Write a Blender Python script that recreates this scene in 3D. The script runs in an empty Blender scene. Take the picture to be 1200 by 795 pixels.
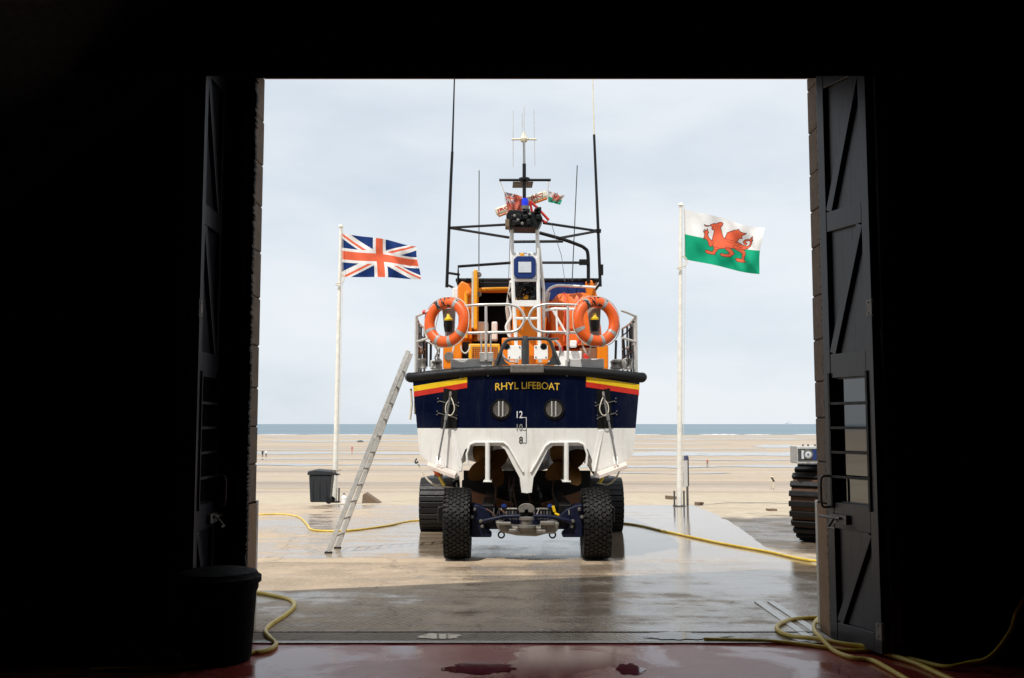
import bpy, bmesh, math, random
from mathutils import Vector, Matrix, noise
random.seed(7)
scene = bpy.context.scene
COL = scene.collection
V = Vector

# ------------------------------------------------------------------ camera geometry (35 mm lens, 1200 px wide photograph)
CAMZ = 1.7
F = 1166.7
PITCH = math.atan(99.5 / F)
cP, sP = math.cos(PITCH), math.sin(PITCH)

def ray(px, py):
    u = (px - 600) / F; v = (397.5 - py) / F
    return V((u, cP - v * sP, sP + v * cP))
def P(px, py, Y):
    d = ray(px, py); k = Y / d.y
    return V((d.x * k, Y, CAMZ + d.z * k))
SL, SY = 0.033, 8.3
def za(Y): return -SL * max(0.0, Y - SY)
BP = [(-60, -.08), (8.3, -.08), (30.5, -.80), (36, -1.05), (60, -2.6), (87, -4.0), (140, -5.3), (230, -6.05), (400, -6.4), (775, -6.62), (1600, -8.5)]
def zb(Y):
    if Y <= BP[0][0]: return BP[0][1]
    for (a, za_), (b, zb_) in zip(BP, BP[1:]):
        if Y <= b:
            return za_ + (zb_ - za_) * (Y - a) / (b - a)
    return BP[-1][1]
def G(px, py, f=za, up=0.0):
    d = ray(px, py); lo, hi = 3.0, 3000.0
    g = lambda Y: CAMZ + d.z / d.y * Y - f(Y)
    for _ in range(60):
        m = (lo + hi) / 2
        if g(m) > 0: lo = m
        else: hi = m
    p = P(px, py, lo); p.z += up
    return p

# ------------------------------------------------------------------ object helpers
def link(o):
    COL.objects.link(o); return o
def tag(o, label=None, cat=None, group=None, kind=None):
    if label: o['label'] = label
    if cat: o['category'] = cat
    if group: o['group'] = group
    if kind: o['kind'] = kind
    return o
def thing(name, label, cat, loc, group=None):
    o = bpy.data.objects.new(name, None); link(o); o.location = V(loc); o.empty_display_size = .2
    return tag(o, label, cat, group)
def wloc(o):
    p = V((0, 0, 0))
    while o is not None:
        p += o.location; o = o.parent
    return p
def copy_tree(o, parent=None):
    c = o.copy(); COL.objects.link(c); c.parent = parent
    for ch in list(o.children): copy_tree(ch, c)
    return c

class MB:
    def __init__(s): s.v = []; s.f = []; s.m = []
    def add(s, vs, fs, mi=0):
        n = len(s.v); s.v += [V(p) for p in vs]
        for f in fs: s.f.append([i + n for i in f]); s.m.append(mi)
    def box(s, a, b, mi=0, M=None):
        x0, y0, z0 = (min(a[i], b[i]) for i in range(3)); x1, y1, z1 = (max(a[i], b[i]) for i in range(3))
        vs = [V(p) for p in ((x0,y0,z0),(x1,y0,z0),(x1,y1,z0),(x0,y1,z0),(x0,y0,z1),(x1,y0,z1),(x1,y1,z1),(x0,y1,z1))]
        if M is not None: vs = [M @ p for p in vs]
        s.add(vs, [(0,3,2,1),(4,5,6,7),(0,1,5,4),(1,2,6,5),(2,3,7,6),(3,0,4,7)], mi)
    def cbox(s, c, size, mi=0, R=None):
        h = V(size) / 2
        M = Matrix.Translation(V(c)) @ (R.to_4x4() if R is not None else Matrix.Identity(4))
        s.box(-h, h, mi, M)
    def bar(s, a, b, w, h, mi=0, up=(0, 0, 1)):
        a, b = V(a), V(b); d = (b - a); L = d.length; d.normalize()
        x = d.cross(V(up))
        if x.length < 1e-4: x = d.cross(V((0, 1, 0)))
        x.normalize(); z = x.cross(d)
        R = Matrix((x, d, z)).transposed()
        s.cbox((a + b) / 2, (w, L, h), mi, R)
    def tube(s, pts, r, n=10, mi=0, closed=False, caps=True):
        pts = [V(p) for p in pts]; N = len(pts)
        rs = r if isinstance(r, (list, tuple)) else [r] * N
        T = []
        for i in range(N):
            if closed: t = pts[(i+1) % N] - pts[i-1]
            else: t = pts[min(i+1, N-1)] - pts[max(i-1, 0)]
            T.append(t.normalized() if t.length > 1e-9 else V((0, 0, 1)))
        u = T[0].orthogonal().normalized(); vs = []
        for i in range(N):
            u = (u - T[i] * u.dot(T[i]));
            u = u.normalized() if u.length > 1e-6 else T[i].orthogonal().normalized()
            w = T[i].cross(u)
            for k in range(n):
                a = 2 * math.pi * k / n
                vs.append(pts[i] + (u * math.cos(a) + w * math.sin(a)) * rs[i])
        fs = []
        for i in range(N if closed else N - 1):
            j = (i + 1) % N
            for k in range(n):
                l = (k + 1) % n
                fs.append((i*n+k, i*n+l, j*n+l, j*n+k))
        if caps and not closed:
            fs.append(tuple(range(n))[::-1]); fs.append(tuple((N-1)*n + k for k in range(n)))
        s.add(vs, fs, mi)
    def cyl(s, a, b, r0, r1=None, n=20, mi=0):
        s.tube([a, b], [r0, r0 if r1 is None else r1], n, mi)
    def lathe(s, prof, c, axis='Z', n=32, mi=0, ang=2*math.pi):
        full = abs(ang - 2*math.pi) < 1e-6
        c = V(c); vs = []; m = n if full else n + 1
        for k in range(m):
            a = ang * k / n; ca, sa = math.cos(a), math.sin(a)
            for r, h in prof:
                if axis == 'Z': p = V((r*ca, r*sa, h))
                elif axis == 'X': p = V((h, r*ca, r*sa))
                else: p = V((r*ca, h, r*sa))
                vs.append(c + p)
        q = len(prof); fs = []
        for k in range(n):
            l = (k + 1) % m
            for i in range(q - 1):
                fs.append((k*q+i, l*q+i, l*q+i+1, k*q+i+1))
        s.add(vs, fs, mi)
    def prism(s, outline, ext, mi=0):
        o = [V(p) for p in outline]; e = V(ext); n = len(o)
        fs = [tuple(range(n))[::-1], tuple(range(n, 2*n))]
        fs += [(i, (i+1) % n, (i+1) % n + n, i + n) for i in range(n)]
        s.add(o + [p + e for p in o], fs, mi)
    def grid(s, fn, nu, nv, mi=0):
        vs = [fn(i / nu, j / nv) for j in range(nv+1) for i in range(nu+1)]
        w = nu + 1
        fs = [(j*w+i, j*w+i+1, (j+1)*w+i+1, (j+1)*w+i) for j in range(nv) for i in range(nu)]
        s.add(vs, fs, mi)
    def pbox(s, x0, y0, x1, y1, Y, dep, mi=0):
        a = P(x0, y1, Y); b = P(x1, y0, Y)
        s.box(a, (b.x, Y + dep, b.z), mi)
    def ptube(s, pts, r, n=10, mi=0, smooth=0):
        q = [P(*p) for p in pts]
        if smooth: q = crom(q, smooth)
        s.tube(q, r, n, mi)
    def build(s, name, mats, parent=None, smooth=False, bevel=0.0, label=None, recalc=True, weld=False):
        off = wloc(parent) if parent is not None else V((0, 0, 0))
        me = bpy.data.meshes.new(name)
        me.from_pydata([tuple(p - off) for p in s.v], [], s.f)
        if not isinstance(mats, (list, tuple)): mats = [mats]
        for m in mats: me.materials.append(m)
        me.polygons.foreach_set('material_index', s.m)
        if recalc or weld:
            bm = bmesh.new(); bm.from_mesh(me)
            if weld: bmesh.ops.remove_doubles(bm, verts=bm.verts, dist=1e-4)
            bmesh.ops.recalc_face_normals(bm, faces=bm.faces)
            bm.to_mesh(me); bm.free()
        if smooth:
            me.polygons.foreach_set('use_smooth', [True] * len(me.polygons))
            try: me.set_sharp_from_angle(angle=math.radians(40))
            except Exception: pass
        me.update()
        o = bpy.data.objects.new(name, me); link(o)
        if parent is not None: o.parent = parent
        if bevel:
            b = o.modifiers.new('Bevel', 'BEVEL'); b.width = bevel; b.segments = 2; b.limit_method = 'ANGLE'; b.angle_limit = math.radians(35)
        if label: o['label'] = label
        return o

def crom(p, k=8, closed=False):
    n = len(p); out = []
    rng = range(n if closed else n - 1)
    for i in rng:
        if closed: a, b, c, d = p[i-1], p[i], p[(i+1) % n], p[(i+2) % n]
        else: a, b, c, d = p[max(i-1, 0)], p[i], p[i+1], p[min(i+2, n-1)]
        for j in range(k):
            t = j / k
            out.append(0.5 * ((2*b) + (c-a)*t + (2*a-5*b+4*c-d)*t*t + (3*b-a-3*c+d)*t**3))
    if not closed: out.append(p[-1].copy())
    return out

# ------------------------------------------------------------------ materials
def srgb(r, g, b):
    f = lambda c: c/255/12.92 if c/255 <= .04045 else ((c/255+.055)/1.055)**2.4
    return (f(r), f(g), f(b), 1)
class N:
    def __init__(s, name):
        s.m = bpy.data.materials.new(name); s.m.use_nodes = True
        s.t = s.m.node_tree; s.b = s.t.nodes['Principled BSDF']; s.out = s.t.nodes['Material Output']
    def n(s, t, **kw):
        x = s.t.nodes.new(t)
        for k, v in kw.items(): setattr(x, k, v)
        return x
    def l(s, a, b): s.t.links.new(a, b)
    def inp(s, node, key, val):
        if hasattr(val, 'is_output') or isinstance(val, bpy.types.NodeSocket): s.l(val, node.inputs[key])
        else: node.inputs[key].default_value = val
    def coord(s, kind='Object', scale=(1, 1, 1)):
        c = s.n('ShaderNodeTexCoord'); mp = s.n('ShaderNodeMapping'); mp.inputs['Scale'].default_value = scale
        s.l(c.outputs[kind], mp.inputs['Vector']); return mp.outputs['Vector']
    def noise(s, vec, scale, detail=6, rough=.6, dist=0):
        t = s.n('ShaderNodeTexNoise'); s.l(vec, t.inputs['Vector'])
        t.inputs['Scale'].default_value = scale; t.inputs['Detail'].default_value = detail
        t.inputs['Roughness'].default_value = rough; t.inputs['Distortion'].default_value = dist
        return t.outputs['Fac']
    def ramp(s, fac, stops, interp='LINEAR'):
        r = s.n('ShaderNodeValToRGB'); r.color_ramp.interpolation = interp; e = r.color_ramp.elements
        while len(e) < len(stops): e.new(.5)
        for i, (p, c) in enumerate(stops):
            e[i].position = p; e[i].color = c if len(c) == 4 else (*c, 1)
        s.l(fac, r.inputs['Fac']); return r.outputs['Color']
    def math(s, op, a, b=0.0, clamp=False):
        x = s.n('ShaderNodeMath', operation=op, use_clamp=clamp)
        s.inp(x, 0, a); s.inp(x, 1, b); return x.outputs[0]
    def mix(s, fac, a, b, blend='MIX'):
        x = s.n('ShaderNodeMix', data_type='RGBA', blend_type=blend)
        s.inp(x, 0, fac); s.inp(x, 6, a); s.inp(x, 7, b); return x.outputs[2]
    def bump(s, h, strength=.3, dist=.02):
        b = s.n('ShaderNodeBump'); b.inputs['Strength'].default_value = strength; b.inputs['Distance'].default_value = dist
        s.l(h, b.inputs['Height']); s.l(b.outputs[0], s.b.inputs['Normal'])
    def set(s, **kw):
        for k, v in kw.items():
            s.inp(s.b, k, v)

def plain(name, col, rough=.5, metal=0, var=.12, scale=6, bump=0, bscale=60, dirt=None, dirt_amt=.4, spec=.5, coat=0):
    """a colour that varies a little, with wear in roughness and optional dirt patches"""
    k = N(name); vec = k.coord('Object')
    c = col if len(col) == 4 else (*col, 1)
    f = k.noise(vec, scale, 5, .65)
    lo = tuple(x*(1-var) for x in c[:3]); hi = tuple(min(1, x*(1+var)) for x in c[:3])
    color = k.ramp(f, [(.3, lo), (.7, hi)])
    if dirt is not None:
        g = k.noise(vec, scale*2.3, 8, .7)
        d = k.ramp(g, [(.52, (0, 0, 0)), (.75, (1, 1, 1))])
        dm = k.math('MULTIPLY', d, dirt_amt)
        color = k.mix(dm, color, (*dirt[:3], 1))
    k.set(**{'Base Color': color, 'Metallic': metal, 'Specular IOR Level': spec, 'Coat Weight': coat})
    r = k.ramp(k.noise(vec, scale*3, 4), [(.3, (rough*.8,)*3), (.7, (min(1, rough*1.25),)*3)])
    k.l(r, k.b.inputs['Roughness'])
    if bump: k.bump(k.noise(vec, bscale, 5), bump, .01)
    return k.m

M = {}
M['navy'] = plain('navy_paint', (.0018, .0040, .020), .2, var=.08, scale=3, spec=.4)
M['white'] = plain('white_gelcoat', (.80, .79, .76), .3, var=.05, scale=3, dirt=(.45, .38, .3), dirt_amt=.25)
def streaked(name, col, rough, stain, amt):
    k = N(name); vec = k.coord('Object'); v2 = k.coord('Object', (9, 9, .55)); v3 = k.coord('Object', (26, 26, 1.6))
    f = k.noise(vec, 3, 6); a = k.noise(v2, 1.6, 7, .65); b = k.noise(v3, 1.2, 6, .7); sp = k.noise(vec, 22, 6, .7)
    c = k.ramp(f, [(.3, tuple(x*.94 for x in col)), (.7, tuple(min(1, x*1.05) for x in col))])
    g = k.math('MULTIPLY', k.ramp(a, [(.48, (0, 0, 0)), (.72, (1, 1, 1))]), k.ramp(b, [(.40, (0, 0, 0)), (.65, (1, 1, 1))]))
    g = k.math('ADD', g, k.math('MULTIPLY', k.ramp(sp, [(.62, (0, 0, 0)), (.72, (1, 1, 1))]), .5), True)
    c = k.mix(k.math('MULTIPLY', g, amt), c, (*stain, 1))
    k.set(**{'Base Color': c}); k.l(k.ramp(f, [(.3, (rough*.7,)*3), (.7, (rough*1.5,)*3)]), k.b.inputs['Roughness'])
    k.bump(k.noise(vec, 5, 3), .05, .02)
    return k.m
M['hullwhite'] = streaked('hull_white_gelcoat', (.80, .79, .76), .3, (.42, .33, .23), .55)
M['hullnavy'] = streaked('hull_navy_paint', (.0018, .0042, .020), .2, (.035, .04, .05), .35)
M['rubber'] = plain('black_rubber', (.005, .005, .006), .55, spec=.3, bump=.2, bscale=40)
M['tyre'] = plain('tyre_rubber', (.005, .005, .005), .6, bump=.3, bscale=50, dirt=(.12, .09, .06), dirt_amt=.35, spec=.25)
M['track'] = plain('track_steel', (.007, .007, .008), .45, bump=.3, bscale=30, dirt=(.05, .035, .025), dirt_amt=.2, spec=.35)
M['rust'] = plain('rusty_steel', (.22, .10, .05), .75, bump=.4, bscale=40, dirt=(.05, .035, .03), dirt_amt=.7)
M['darkrust'] = plain('dark_rusty_steel', (.10, .045, .022), .75, bump=.4, bscale=40, dirt=(.02, .016, .014), dirt_amt=.85)
M['yellow'] = plain('yellow_stripe', (.80, .52, .01), .4)
M['red'] = plain('red_stripe', (.55, .025, .012), .4)
M['letter'] = plain('yellow_lettering', (.80, .50, .05), .45)
M['whitemark'] = plain('white_marking', (.75, .75, .75), .5)
M['blackmark'] = plain('black_marking', (.012, .012, .012), .5)
M['steel'] = plain('stainless_tube', (.66, .65, .62), .38, metal=.45, var=.08)
M['oldsteel'] = plain('dull_ram_steel', (.26, .25, .24), .35, metal=.6, dirt=(.08, .07, .06), dirt_amt=.6)
M['portlens'] = plain('dull_port_glass', (.12, .11, .095), .2, dirt=(.04, .035, .03), dirt_amt=.6, scale=20)
M['alu'] = plain('weathered_aluminium', (.60, .59, .56), .42, metal=.6, dirt=(.3, .28, .25), dirt_amt=.4)
M['galv'] = plain('cast_metal', (.21, .195, .175), .5, metal=.5, dirt=(.06, .05, .04), dirt_amt=.85, bump=.3, scale=9)
M['grey'] = plain('grey_paint', (.55, .55, .53), .5, dirt=(.2, .18, .15), dirt_amt=.3)
M['dgrey'] = plain('dark_grey_paint', (.045, .048, .052), .45, dirt=(.16, .15, .13), dirt_amt=.3)
M['orange_flat'] = plain('orange_paint', (.74, .155, .003), .38, var=.08, dirt=(.5, .10, .01), dirt_amt=.3)
M['orange'] = streaked('orange_gelcoat', (.78, .205, .004), .36, (.30, .07, .01), .4)
M['ring'] = plain('lifebuoy_orange', (.76, .105, .006), .45, var=.08, dirt=(.55, .12, .04), dirt_amt=.3)
M['tarp'] = plain('orange_tarpaulin', (.74, .125, .004), .55, var=.15, bump=.35, bscale=9)
M['amber'] = plain('amber_paint', (.82, .36, .012), .4, var=.06)
M['black'] = plain('black_paint', (.0035, .0035, .004), .45, spec=.3)
M['blue'] = plain('blue_paint', (.006, .026, .14), .4)
M['chblue'] = plain('carriage_blue', (.0022, .005, .024), .5, dirt=(.012, .011, .010), dirt_amt=.8, spec=.3)
M['bluelight'] = plain('blue_beacon_lens', (.005, .03, .75), .15)
M['screen'] = plain('pale_lamp_glass', (.62, .66, .70), .12)
M['bronze'] = plain('bronze', (.26, .13, .035), .45, metal=.6, dirt=(.10, .06, .025), dirt_amt=.6)
M['tunnel'] = plain('antifoul_brown', (.20, .165, .135), .28, dirt=(.05, .035, .028), dirt_amt=.8)
M['reflect'] = plain('grey_reflective_tape', (.34, .34, .33), .4)
M['cream'] = plain('cream_plastic', (.72, .66, .50), .5)
M['polewhite'] = plain('pole_white', (.74, .72, .66), .4, dirt=(.55, .50, .42), dirt_amt=.4)
M['binplastic'] = plain('charcoal_bin_plastic', (.010, .014, .020), .5, var=.2)
M['dustbin'] = plain('dark_dustbin', (.003, .003, .003), .7, spec=.08)
M['wood'] = plain('old_timber', (.16, .11, .07), .8, bump=.3, bscale=30)
M['skin'] = plain('skin', (.55, .33, .24), .6)
M['cloth_pale'] = plain('pale_cloth', (.62, .55, .42), .8)
M['cloth_white'] = plain('white_cloth', (.78, .77, .76), .8)
M['cloth_dark'] = plain('dark_cloth', (.02, .02, .025), .8)
M['cloth_red'] = plain('red_cloth', (.5, .09, .06), .8)
M['hair'] = plain('brown_hair', (.06, .035, .02), .7)
M['rope'] = plain('pale_rope', (.62, .57, .47), .8, bump=.4, bscale=120)
M['yelwebbing'] = plain('yellow_strap', (.6, .45, .03), .6)
M['shiphaze'] = plain('hazed_ship_paint', (.42, .47, .52), .8)  # distance haze is mixed into the ship's colour
M['brush'] = plain('black_bristle', (.006, .006, .006), .8)
M['roofmat'] = plain('roof_slate', (.02, .02, .022), .8)
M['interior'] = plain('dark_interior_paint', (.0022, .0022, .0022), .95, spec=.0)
M['pink'] = plain('pale_pink_primer', (.68, .59, .53), .5)

def mat_glass():
    k = N('dark_window_glass')
    k.set(**{'Base Color': (.01, .012, .014, 1), 'Roughness': .03, 'IOR': 2.1})
    return k.m
M['glass'] = mat_glass()

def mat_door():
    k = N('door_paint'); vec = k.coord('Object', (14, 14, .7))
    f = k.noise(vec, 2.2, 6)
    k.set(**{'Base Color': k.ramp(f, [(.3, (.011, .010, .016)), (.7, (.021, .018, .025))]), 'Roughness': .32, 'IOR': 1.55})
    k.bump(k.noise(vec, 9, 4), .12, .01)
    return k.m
M['door'] = mat_door()

def mat_hose():
    k = N('yellow_hose'); vec = k.coord('Object')
    f = k.noise(vec, 5, 6)
    c = k.ramp(f, [(.35, (.58, .39, .03)), (.65, (.74, .54, .09))])
    k.set(**{'Base Color': c, 'Roughness': .4})
    return k.m
M['hose'] = mat_hose()

def mat_stone():
    k = N('jamb_brick'); vec = k.coord('Object')
    f = k.noise(vec, 7, 8, .7)
    k.set(**{'Base Color': k.ramp(f, [(.3, (.12, .082, .056)), (.7, (.22, .155, .11))]), 'Roughness': .85})
    k.bump(k.noise(vec, 45, 6), .5, .02)
    return k.m
M['stone'] = mat_stone()

def mat_floor():
    k = N('red_floor_paint'); vec = k.coord('Object')
    a = k.noise(vec, 1.1, 7, .62, .6); b = k.noise(vec, 9, 6, .7)
    wet = k.ramp(a, [(.47, (0, 0, 0)), (.56, (1, 1, 1))])
    dry = k.ramp(b, [(.3, (.27, .036, .03)), (.7, (.38, .07, .058))])
    dry = k.mix(k.ramp(k.noise(vec, 2.6, 7, .7, .4), [(.45, (0, 0, 0)), (.62, (.8, .8, .8))]), dry, (.40, .14, .12, 1))
    col = k.mix(wet, dry, (.27, .042, .036, 1))
    k.set(**{'Base Color': col, 'IOR': 1.52})
    rr = k.mix(wet, (.34, .34, .34, 1), (.10, .10, .10, 1))
    k.l(rr, k.b.inputs['Roughness'])
    h = k.mix(wet, b, (.5, .5, .5, 1)); k.bump(h, .08, .003)
    return k.m
M['floor'] = mat_floor()

def mat_apron():
    k = N('wet_concrete'); g = k.n('ShaderNodeNewGeometry'); pos = g.outputs['Position']
    sep = k.n('ShaderNodeSeparateXYZ'); k.l(pos, sep.inputs[0]); X, Y = sep.outputs[0], sep.outputs[1]
    mp = k.n('ShaderNodeMapping'); mp.inputs['Scale'].default_value = (1, .38, 1); mp.inputs['Rotation'].default_value = (0, 0, .35); k.l(pos, mp.inputs[0])
    big = k.noise(mp.outputs[0], .55, 6, .6, .5)
    fine = k.noise(pos, 14, 8, .72); mid = k.noise(pos, 2.4, 6, .6)
    # wetter to the right and close to the doors
    xb = k.math('MULTIPLY', k.math('SUBTRACT', X, -.4), .055); 
    near = k.n('ShaderNodeMapRange'); k.l(Y, near.inputs[0]); near.inputs[1].default_value = 9; near.inputs[2].default_value = 13
    near.inputs[3].default_value = -.03; near.inputs[4].default_value = 0
    far = k.n('ShaderNodeMapRange'); k.l(Y, far.inputs[0]); far.inputs[1].default_value = 14.1; far.inputs[2].default_value = 14.6
    far.inputs[3].default_value = -.07; far.inputs[4].default_value = .17
    s = k.math('ADD', k.math('ADD', big, xb), k.math('ADD', near.outputs[0], far.outputs[0]))
    s = k.math('ADD', s, k.math('MULTIPLY', k.math('SUBTRACT', mid, .5), .50))
    mp4 = k.n('ShaderNodeMapping'); mp4.inputs['Scale'].default_value = (.16, 1.1, 1); mp4.inputs['Rotation'].default_value = (0, 0, -.12); k.l(pos, mp4.inputs[0])
    st_ = k.noise(mp4.outputs[0], 1.0, 7, .62, .6)
    s = k.math('ADD', s, k.math('MULTIPLY', k.math('SUBTRACT', st_, .45), 1.0))
    wet = k.ramp(s, [(.36, (0, 0, 0)), (.52, (.55, .55, .55)), (.66, (.8, .8, .8)), (.80, (1, 1, 1))])
    dry = k.ramp(fine, [(.25, (.40, .295, .195)), (.75, (.56, .445, .32))])
    dry = k.mix(k.ramp(mid, [(.45, (0, 0, 0)), (.7, (.5, .5, .5))]), dry, (.42, .315, .215, 1))
    wcol = k.mix(.5, k.ramp(mid, [(.3, (.20, .145, .10)), (.7, (.33, .255, .185))]), k.ramp(fine, [(.25, (.13, .09, .062)), (.75, (.33, .255, .185))]))
    k.set(**{'Base Color': k.mix(wet, dry, wcol)})
    rr = k.ramp(k.math('ADD', wet, k.math('MULTIPLY', k.math('SUBTRACT', fine, .5), .5)), [(.0, (.75, .75, .75)), (.45, (.30, .30, .30)), (.72, (.16, .16, .16)), (1, (.07, .07, .07))])
    k.l(rr, k.b.inputs['Roughness'])
    # brushed grooves, laid as a herringbone
    def groove(rot):
        mq = k.n('ShaderNodeMapping'); mq.inputs['Rotation'].default_value = (0, 0, rot); k.l(pos, mq.inputs[0])
        w = k.n('ShaderNodeTexWave', bands_direction='X'); k.l(mq.outputs[0], w.inputs[0]); w.inputs['Scale'].default_value = 5.5
        w.inputs['Distortion'].default_value = 2.2; w.inputs['Detail'].default_value = 3; w.inputs['Detail Scale'].default_value = 2.5
        return w.outputs['Fac']
    hb = k.math('GREATER_THAN', k.math('ADD', X, k.math('MULTIPLY', k.math('SUBTRACT', big, .5), .5)), .1)
    gw = k.mix(hb, groove(.62), groove(-.5))
    gm = k.math('MULTIPLY', k.ramp(k.noise(pos, 1.3, 6, .7), [(.32, (0, 0, 0)), (.56, (1, 1, 1))]), k.math('LESS_THAN', Y, 13.8))
    gsep = k.math('MULTIPLY', gw, gm)
    base = k.mix(wet, dry, wcol)
    base = k.mix(k.math('MULTIPLY', gsep, .75), base, (.085, .062, .045, 1))
    # spots, cracks and oil marks
    vo = k.n('ShaderNodeTexVoronoi', feature='DISTANCE_TO_EDGE'); vo.inputs['Scale'].default_value = .33
    wv = k.n('ShaderNodeVectorMath', operation='ADD'); nz_ = k.n('ShaderNodeTexNoise'); nz_.inputs['Scale'].default_value = 1.7; nz_.inputs['Detail'].default_value = 8; k.l(pos, nz_.inputs['Vector'])
    k.l(pos, wv.inputs[0]); k.l(nz_.outputs['Color'], wv.inputs[1]); k.l(wv.outputs[0], vo.inputs['Vector'])
    crack = k.ramp(vo.outputs['Distance'], [(.0, (1, 1, 1)), (.008, (0, 0, 0))])
    base = k.mix(k.math('MULTIPLY', crack, .55), base, (.08, .06, .045, 1))
    spot = k.ramp(k.noise(pos, 6.0, 4, .5), [(.70, (0, 0, 0)), (.76, (1, 1, 1))])
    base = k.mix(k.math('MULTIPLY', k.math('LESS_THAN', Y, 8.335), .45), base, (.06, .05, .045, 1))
    base = k.mix(k.math('MULTIPLY', spot, .4), base, (.12, .09, .07, 1))
    k.set(**{'Base Color': base})
    h = k.math('ADD', k.math('MULTIPLY', gsep, .5), k.math('MULTIPLY', fine, .8))
    b = k.n('ShaderNodeBump'); b.inputs['Distance'].default_value = .006
    k.l(k.math('SUBTRACT', .42, k.math('MULTIPLY', wet, .26)), b.inputs['Strength']); k.l(h, b.inputs['Height']); k.l(b.outputs[0], k.b.inputs['Normal'])
    return k.m
M['apron'] = mat_apron()

def mat_sand():
    k = N('beach_sand'); g = k.n('ShaderNodeNewGeometry'); pos = g.outputs['Position']
    sep = k.n('ShaderNodeSeparateXYZ'); k.l(pos, sep.inputs[0]); Y = sep.outputs[1]
    # long bands running along the shore
    mp = k.n('ShaderNodeMapping'); mp.inputs['Scale'].default_value = (.004, .055, 0); k.l(pos, mp.inputs[0])
    band = k.noise(mp.outputs[0], 1.0, 5, .6, .2)
    mp3 = k.n('ShaderNodeMapping'); mp3.inputs['Scale'].default_value = (.03, .5, 0); k.l(pos, mp3.inputs[0])
    band2 = k.noise(mp3.outputs[0], 1.0, 5, .6, .3)
    fine = k.noise(pos, 3.0, 9, .72); mid = k.noise(pos, .35, 7, .6)
    dry = k.ramp(fine, [(.3, (.45, .37, .27)), (.7, (.58, .50, .385))])
    damp = k.ramp(band, [(.36, (.25, .18, .115)), (.47, (.38, .285, .19)), (.55, (.50, .39, .27)), (.66, (.37, .315, .25))])
    damp = k.mix(k.ramp(band2, [(.4, (0, 0, 0)), (.62, (.75, .75, .75))]), damp, (.47, .41, .34, 1))
    sy = k.math('ADD', Y, k.math('MULTIPLY', k.math('SUBTRACT', mid, .5), 26))
    mr = k.n('ShaderNodeMapRange', interpolation_type='SMOOTHSTEP'); k.l(sy, mr.inputs[0]); mr.inputs[1].default_value = 58; mr.inputs[2].default_value = 76
    f = mr.outputs[0]
    col = k.mix(f, dry, damp)
    # muddy damp patch beside the slipway, about the foot of the tractor
    vd = k.n('ShaderNodeVectorMath', operation='SUBTRACT'); k.l(pos, vd.inputs[0]); vd.inputs[1].default_value = (6.9, 19.0, 0)
    md = k.n('ShaderNodeVectorMath', operation='MULTIPLY'); k.l(vd.outputs[0], md.inputs[0]); md.inputs[1].default_value = (.30, .13, 0)
    ln = k.n('ShaderNodeVectorMath', operation='LENGTH'); k.l(md.outputs[0], ln.inputs[0])
    mid2 = k.noise(pos, .8, 6, .65)
    mask = k.math('ADD', ln.outputs['Value'], k.math('MULTIPLY', k.math('SUBTRACT', mid2, .5), 1.4))
    mud = k.ramp(mask, [(.75, (1, 1, 1)), (1.15, (0, 0, 0))])
    mudc = k.ramp(fine, [(.3, (.05, .04, .03)), (.7, (.11, .09, .068))])
    col = k.mix(mud, col, mudc)
    rip = k.noise(pos, 1.1, 8, .75, .4)
    col = k.mix(k.ramp(rip, [(.42, (.38, .38, .38)), (.60, (0, 0, 0))]), col, (.27, .20, .135, 1))
    k.set(**{'Base Color': col})
    r1 = k.mix(f, (.9, .9, .9, 1), k.ramp(band, [(.35, (.45, .45, .45)), (.6, (.75, .75, .75))]))
    k.l(k.mix(mud, r1, k.ramp(mid2, [(.35, (.6, .6, .6)), (.6, (.12, .12, .12))])), k.b.inputs['Roughness'])
    k.bump(k.math('ADD', fine, rip), .6, .08)
    return k.m
M['sand'] = mat_sand()

def mat_pool():
    k = N('shallow_water'); g = k.n('ShaderNodeNewGeometry')
    k.set(**{'Base Color': (.20, .19, .17, 1), 'Roughness': .08, 'IOR': 1.33})
    k.bump(k.noise(g.outputs['Position'], .8, 4), .04, .05)
    return k.m
M['pool'] = mat_pool()
def mat_sea():
    k = N('sea_water'); g = k.n('ShaderNodeNewGeometry')
    mp = k.n('ShaderNodeMapping'); mp.inputs['Scale'].default_value = (.012, .05, 0); k.l(g.outputs['Position'], mp.inputs[0])
    f = k.noise(mp.outputs[0], 1, 8, .7); 
    mp2 = k.n('ShaderNodeMapping'); mp2.inputs['Scale'].default_value = (.0006, .004, 0); k.l(g.outputs['Position'], mp2.inputs[0])
    b = k.noise(mp2.outputs[0], 1, 4)
    c = k.mix(k.ramp(b, [(.35, (0, 0, 0)), (.65, (1, 1, 1))]), (.155, .215, .26, 1), (.205, .265, .305, 1))
    k.set(**{'Base Color': c, 'Roughness': .6, 'IOR': 1.33, 'Specular IOR Level': .25})
    k.bump(f, 1.0, 2.0)
    return k.m
M['sea'] = mat_sea()
M['foam'] = plain('white_foam', (.8, .8, .8), .9)

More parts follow.
